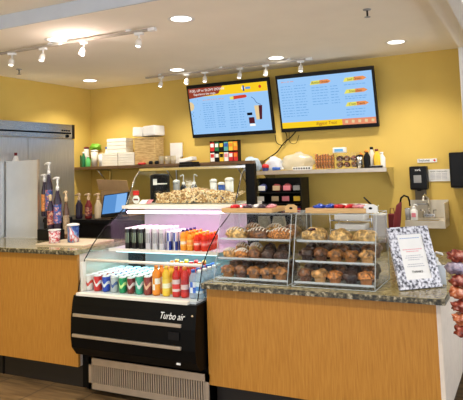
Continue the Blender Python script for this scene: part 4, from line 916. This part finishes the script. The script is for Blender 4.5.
t, sx, z0, z1 = tv(275, 373, 76.3, 65.3, 'right wall menu screen with orange headings over a pale blue menu')
flat(t, 'banner', -sx, sx, z0, z0+.065, 'yellow', 1); flat(t, 'banner_end', sx-.36, sx, z0, z0+.065, 'pinkb', 2)
text('banner_lettering', 'Biggest Treat', .048, E_['dred'], t, (-.13, -.0036, z0+.018), shear=.3, ext=.0002, sx=.9)
def tagm(x, z, s_, txt_):
    b = NB(); prism_y(b, [(x-.115*s_, z-.02), (x+.09*s_, z-.014), (x+.125*s_, z+.004), (x+.09*s_, z+.026), (x-.09*s_, z+.022)], -.0028, -.0022); o = obj('heading_tag', b, E_['tagy'], t)
    b = NB(); prism_y(b, [(x-.0, z-.016), (x+.09*s_, z-.014), (x+.125*s_, z+.004), (x+.09*s_, z+.026), (x-.0, z+.024)], -.0032, -.0028); obj('heading_tag_end', b, E_['tago'], o)
    text('heading_lettering', txt_, .038, E_['maroon'], o, (x, -.0036, z-.010), align='CENTER', shear=.3, ext=.0002, sx=.85)
tagm(-.04, z1-.075, 1, 'Bottled Drinks'); tagm(.335, z1-.075, 1.05, 'Iced Drinks'); tagm(.335, z1-.20, 1.05, 'Smoothies'); tagm(.335, z1-.335, 1.05, 'Crazy Treats')
dashes(t, 'menu_lines', [(-sx+.03, -.36, z0+.10, z1-.09, .03), (-.34, -.20, z0+.10, z1-.09, .03), (-.14, .04, z0+.22, z1-.13, .03), (.07, .16, z0+.22, z1-.13, .03), (.22, .45, z1-.15, z1-.13, .022), (.22, .45, z1-.28, z1-.255, .022), (.22, .42, z0+.09, z1-.39, .03)], 'txt')
dashes(t, 'menu_headings', [(-sx+.04, -sx+.2, z1-.045, z1-.04, .03)], 'pinkb')
for k in range(5): x = sx-.33+k*.07; obj('banner_picture', prism_y(NB(), [(x, z0+.02), (x+.03, z0+.015), (x+.035, z0+.045), (x+.005, z0+.05)], -.0034, -.0028), E_['cream'], t)
# cables under the screens
def cable(pts, y, r, lab):
    P_ = [at(px, py, y) for px, py in pts]; Q = []
    for i in range(len(P_)-1):
        p0, p1, p2, p3 = P_[max(i-1, 0)], P_[i], P_[i+1], P_[min(i+2, len(P_)-1)]
        for s_ in range(6):
            q = s_/6; Q.append(.5*((2*p1)+(p2-p0)*q+(2*p0-5*p1+4*p2-p3)*q*q+(3*p1-p0-3*p2+p3)*q*q*q))
    Q.append(P_[-1]); o = obj('power_cable', tube(NB(), Q, r, 6), 'black'); tag(o, lab, 'cable')
cable([(297, 130), (291, 137), (284, 143), (277, 152), (270, 157), (264, 161)], 5.97, .006, 'black cable sagging from the right screen down to the steel shelf')
cable([(275, 135), (277, 143), (284, 145), (287, 138), (285, 131)], 5.975, .004, 'thin black cable loop hanging between the two screens')
cable([(289, 130), (290, 142), (296, 143), (299, 135)], 5.975, .003, 'thin cable loop under the left corner of the right screen')

# ================================================================ HAND SINK CORNER
t = thing('hand_sink', 'small wall mounted stainless hand sink at the right of the back wall', 'sink', (-.95, 5.85, 0)); O = (-.95, 5.85, 0)
t.location.z = .135; O = (-.95, 5.85, 0)
X0, X1 = at(405, 215, 5.68).x, at(445, 215, 5.68).x
b = NB(); box(b, X0, X1, 5.66, 5.675, .945, 1.0); box(b, X0, X0+.012, 5.675, 5.98, .945, 1.0); box(b, X1-.012, X1, 5.675, 5.98, .945, 1.16); box(b, X0, X1, 5.66, 5.995, .93, .945)
box(b, X0, X0+.06, 5.675, 5.97, .985, 1.0); box(b, X1-.06, X1, 5.675, 5.97, .985, 1.0); box(b, X0+.06, X1-.06, 5.89, 5.97, .985, 1.0)
rel(b, 'sinksteel', 'basin', t, O); rel(box(NB(), X0, X1, 5.975, 5.995, 1.0, 1.175, .002), 'sinksteel', 'backsplash', t, O)
fx = at(428.5, 212, 5.9).x
rel(box(NB(), fx-.055, fx+.055, 5.90, 5.965, 1.002, 1.045, .006), 'chrome', 'faucet_base', t, O)
rel(tube(NB(), [(fx, 5.935, 1.045), (fx, 5.935, 1.13), (fx+.005, 5.90, 1.20), (fx-.02, 5.80, 1.24), (fx-.02, 5.74, 1.19)], .011), 'chrome', 'spout', t, O)
for s in (-1, 1): rel(tube(NB(), [(fx+s*.045, 5.935, 1.045), (fx+s*.045, 5.935, 1.075), (fx+s*.07, 5.90, 1.08)], .008), 'chrome', 'tap_handle', t, O)
rel(tube(NB(), [(fx-.03, 5.85, .94), (fx-.03, 5.85, .72), (fx-.03, 5.97, .70)], .018), 'chrome', 'drain_pipe', t, O)
t = thing('soap_bottle', 'white soap bottle with a pump standing on the hand sink', 'bottle', (at(414.5, 218, 5.71).x, 5.71, 1.136)); obj('bottle_body', lathe(NB(), [(.03, 0), (.034, .01), (.034, .09), (.014, .11)], seg=16), 'white', t); pump_head(t, .115, 'white', .007, .03, .03); obj('label', box(NB(), -.02, .02, -.0365, -.033, .03, .07), 'pink', t)
t = thing('steel_cup', 'dark steel cup on the sink left of the soap bottle', 'cup', (at(408, 215, 5.72).x, 5.72, 1.136)); obj('cup_body', lathe(NB(), [(.024, 0), (.028, .11), (.025, .11), (.022, .01)], seg=16), 'grey', t); obj('rim', lathe(NB(), [(.029, .108), (.029, .113)], seg=16, cap=False), 'chrome', t)
t = thing('red_umbrella', 'folded maroon umbrella with a black hooked handle left of the sink', 'umbrella', (-1.17, 5.42, 0))
bx, by = -1.17, 5.42
def L_(px, py): p = at(px, py, 5.42); return (p.x-bx, 0, p.z)
obj('canopy', tube(NB(), [(L_(401, 240)[0]-.05, 0, .60), L_(396, 237), L_(397, 222), L_(399, 206), L_(401, 202)], [.012, .042, .036, .026, .008], 12), 'maroon', t)
obj('handle', tube(NB(), [L_(400, 204), L_(401, 198), L_(404, 195.5), L_(408, 197), L_(409.5, 201), L_(409.8, 206)], .009), 'black', t)
obj('shaft', tube(NB(), [(0.02, 0, 0.0), (.0, 0, .62)], .006), 'black', t)
t = thing('red_bag', 'maroon tote bag hanging beside the umbrella', 'bag', (at(390.5, 215, 5.5).x, 5.55, 1.0212)); obj('bag_body', box(NB(), -.025, .035, -.05, .04, 0, .19, .01), 'maroon', t); obj('bag_strap', tube(NB(), [(-.015, 0, .19), (-.01, 0, .24), (.02, 0, .24), (.028, 0, .19)], .004), 'maroon', t)
def dispenser(px0, px1, py0, py1, name, lab, d=.11):
    y = 6-d; a = at(px0, py1, y); c = at(px1, py0, y); t = thing(name, lab, 'dispenser', ((a.x+c.x)/2, 5.995, a.z)); hw = (c.x-a.x)/2; h = c.z-a.z
    b = NB(); box(b, -hw, hw, -d, 0, 0, h, .022); obj('housing', b, 'blackplastic', t); return t, hw, h, d
t, hw, h, d = dispenser(410, 426.5, 166, 190, 'soap_dispenser', 'black wall soap dispenser above the hand sink')
obj('window', box(NB(), -hw*.5, hw*.35, -d-.003, -d+.001, h*.30, h*.62, .003), 'grey', t); text('lettering', 'tork', .032, 'lid', t, (-.0, -d-.001, h*.80), align='CENTER')
obj('nozzle', box(NB(), -.02, .02, -d*.8, -d*.3, -.012, .003), 'black', t)
t2 = thing('drip_tray', 'grey brown drip tray panel fixed below the soap dispenser', 'tray', (t.location.x-.0, 5.995, at(418, 205, 5.9).z)); obj('tray_back', box(NB(), -.055, .055, -.012, 0, 0, .15), mat('grey brown plastic', (.16, .12, .07), .5), t2); obj('tray_dish', box(NB(), -.055, .055, -.09, 0, 0, .014, .004), 'grey', t2)
t, hw, h, d = dispenser(450.5, 474, 151.5, 188, 'towel_dispenser', 'large black paper towel dispenser at the right picture edge', .12)
obj('towel_slot', box(NB(), -hw*.7, hw*.7, -d*.8, -d*.4, -.004, .004), 'grey', t)
def wall_sign(px0, px1, py0, py1, lab):
    a = at(px0, py1, 5.995); c = at(px1, py0, 5.995); t = thing('wall_sign', lab, 'sign', (a.x, 5.995, a.z)); W = c.x-a.x; H = c.z-a.z
    obj('sign_plate', box(NB(), 0, W, -.003, 0, 0, H), 'white', t); return t, W, H
t, W, H = wall_sign(417.5, 437, 158.3, 162.8, 'narrow white strip sign with black lettering and a red dot')
text('lettering', 'Employees', .032, 'black', t, (.012, -.0035, .012), ext=.0003, sx=.8); b = NB(); lathe(b, [(.011, 0), (.011, .001)], seg=14); bmesh.ops.rotate(b, verts=b.verts[:], matrix=Matrix.Rotation(PI/2, 3, 'X')); obj('red_dot', b, 'red', t, (W-.025, -.003, H/2))
t, W, H = wall_sign(428.5, 449.5, 169, 181.5, 'pale paper notice on the wall between the two black dispensers')
text('lettering', 'WASH YOUR HANDS', .020, 'black', t, (W/2, -.0035, H-.028), align='CENTER', ext=.0003, sx=.85); b = NB()
for k in range(5):
    for q in range(3): xx = .02+q*(W-.04)/3; box(b, xx, xx+(W-.06)/3, -.0038, -.003, .02+k*.013, .025+k*.013)
obj('print_lines', b, greym, t)

# ================================================================ CEILING LIGHTS
lampm = emit('lamp glow', (1, .95, .86), 5)
dl = thing('recessed_downlight', 'x', 'ceiling light')
obj('trim_ring', lathe(NB(), [(.072, 0), (.098, -.003), (.100, -.001), (.100, 0)], seg=28, cap=False), 'white_paint', dl)
obj('lamp_lens', lathe(NB(), [(.075, -.0015), (.070, -.003), (.02, -.004)], seg=24), lampm, dl)
LP = [(-3.459, 3.554, 'near the left track, beside its brightest lamp'), (-2.242, 3.546, 'at the top of the picture above the left screen'), (-3.471, 5.38, 'above the left menu screen'), (-2.273, 5.386, 'above the gap between the screens'), (-4.723, 5.39, 'nearest the back left corner of the room'), (-1.041, 5.326, 'farthest right, above the sink wall')]
for x, y, w_ in LP: put(dl, (x, y, ZC-.0005), f'round recessed ceiling downlight {w_}', 'recessed downlights')
def spot(x, y, z, e, ang=2.25, col=(1, .91, .77), r=.06, aim=None, blend=.8):
    l = bpy.data.lights.new('lamp_light', 'SPOT'); l.energy = e; l.spot_size = ang; l.spot_blend = blend; l.color = col; l.shadow_soft_size = r
    o = bpy.data.objects.new('lamp_light', l); COL.objects.link(o); o.location = (x, y, z)
    if aim is not None: o.rotation_euler = (Vector(aim)-Vector((x, y, z))).to_track_quat('-Z', 'Y').to_euler()
    return o
for x, y, w_ in LP: spot(x, y, ZC-.02, 75)
for x in (-4.6, -3.4, -2.2, -1.0, .2): spot(x, 1.9, 2.88, 75)
for x in (-4.2, -.2): spot(x, .2, 2.88, 50)
# track lights
M['track'] = mat('track grey', (.42, .38, .33), .4, .3)
def track(x0, x1, y, lab):
    t = thing('lighting_track', lab, 'track', ((x0+x1)/2, y, ZC)); hw = (x1-x0)/2
    obj('rail', box(NB(), -hw, hw, -.014, .014, -.035, -.018), 'track', t)
    for k in (-1, 0, 1): obj('hanger', box(NB(), k*hw*.8-.02, k*hw*.8+.02, -.01, .01, -.018, -.0005), 'white', t)
    obj('end_cap', box(NB(), hw-.01, hw+.05, -.018, .018, -.04, -.016), 'white', t)
track(-4.6, -2.56, 3.60, 'front lighting track under the ceiling at the upper left')
track(-3.98, -1.98, 5.50, 'rear lighting track above the menu screens')
hd = thing('track_lamp', 'x', 'track light')
obj('adapter', box(NB(), -.035, .035, -.016, .016, -.020, 0, .003), 'white', hd); obj('stem', tube(NB(), [(0, 0, -.02), (0, 0, -.06)], .006), 'white', hd)
b = NB(); lathe(b, [(.018, 0), (.024, -.02), (.026, -.065), (.022, -.065), (.018, -.05)], seg=16); bmesh.ops.rotate(b, verts=b.verts[:], matrix=Matrix.Rotation(-.35, 3, 'X')); hh = obj('lamp_head', b, 'cream', hd, (0, 0, -.055))
b = NB(); lathe(b, [(.018, -.060), (.01, -.061)], seg=14); bmesh.ops.rotate(b, verts=b.verts[:], matrix=Matrix.Rotation(-.35, 3, 'X')); obj('lamp_bulb', b, emit('track bulb', (1, .9, .75), 5), hh)
for i, (px, py, w_) in enumerate([(12, 62, 'leftmost on the front track'), (43, 57, 'second from left on the front track'), (84, 48, 'brightest one on the front track beside the downlight'), (139, 38, 'at the right end of the front track')]):
    p = at(px, py, 3.60); put(hd, (p.x, 3.60, ZC-.036), f'small white track spotlight, {w_}', 'track spotlights', rz=[.4, .0, -.3, .2][i])
for i, (px, w_) in enumerate([(161, 'leftmost on the rear track'), (187, 'second from left on the rear track'), (205, 'third from left on the rear track'), (240, 'above the right half of the left screen'), (266, 'above the gap between the screens'), (301, 'above the right screen at the track end')]):
    p = at(px, 72, 5.50); put(hd, (p.x, 5.50, ZC-.036), f'small white track spotlight, {w_}', 'track spotlights', rz=.2*(i % 3-1))
x_ = at(84, 50, 3.60).x
pl = bpy.data.lights.new('lamp_light', 'POINT'); pl.energy = 5; pl.color = (1, .80, .74); pl.shadow_soft_size = .04
po = bpy.data.objects.new('lamp_light', pl); COL.objects.link(po); po.location = (x_, 3.52, 2.66)
sp = thing('fire_sprinkler', 'x', 'sprinkler')
obj('escutcheon', lathe(NB(), [(.03, 0), (.028, -.006), (.012, -.01)], seg=18), 'grey', sp); obj('frame_arms', tube(NB(), [(0, 0, -.01), (0, 0, -.055)], .007), 'blackplastic', sp); obj('deflector', lathe(NB(), [(.022, -.055), (.022, -.058)], seg=14), 'grey', sp)
put(sp, (-4.757, 4.342, ZC-.0005), 'small dark fire sprinkler on the ceiling near the left wall', 'fire sprinklers'); put(sp, (-.985, 4.05, ZC-.0005), 'small dark fire sprinkler on the ceiling at the upper right', 'fire sprinklers')

# ================================================================ LIGHT of the case and the day
def area(x, y, z, sx, sy, e, col, rot=(0, 0, 0)):
    l = bpy.data.lights.new('case_light', 'AREA'); l.shape = 'RECTANGLE'; l.size = sx; l.size_y = sy; l.energy = e; l.color = col
    o = bpy.data.objects.new('case_light', l); COL.objects.link(o); o.location = (x, y, z); o.rotation_euler = rot; return o
area(-2.675, 4.05, 1.33, .95, .03, 3.6, (1, .36, .74)); area(-2.675, 3.90, 1.024, .95, .02, 3.2, (.30, .85, 1))
w = bpy.data.worlds.new('world'); S.world = w; w.use_nodes = True; bg = w.node_tree.nodes['Background']; bg.inputs[0].default_value = (.86, .91, 1, 1); bg.inputs[1].default_value = 1.9
S.view_settings.view_transform = 'Standard'; S.view_settings.look = 'None'; S.view_settings.exposure = .10; S.view_settings.gamma = 1; S.view_settings.use_curve_mapping = False
S.cycles.use_denoising = True; S.cycles.max_bounces = 8; S.cycles.transparent_max_bounces = 40; S.cycles.sample_clamp_indirect = 6
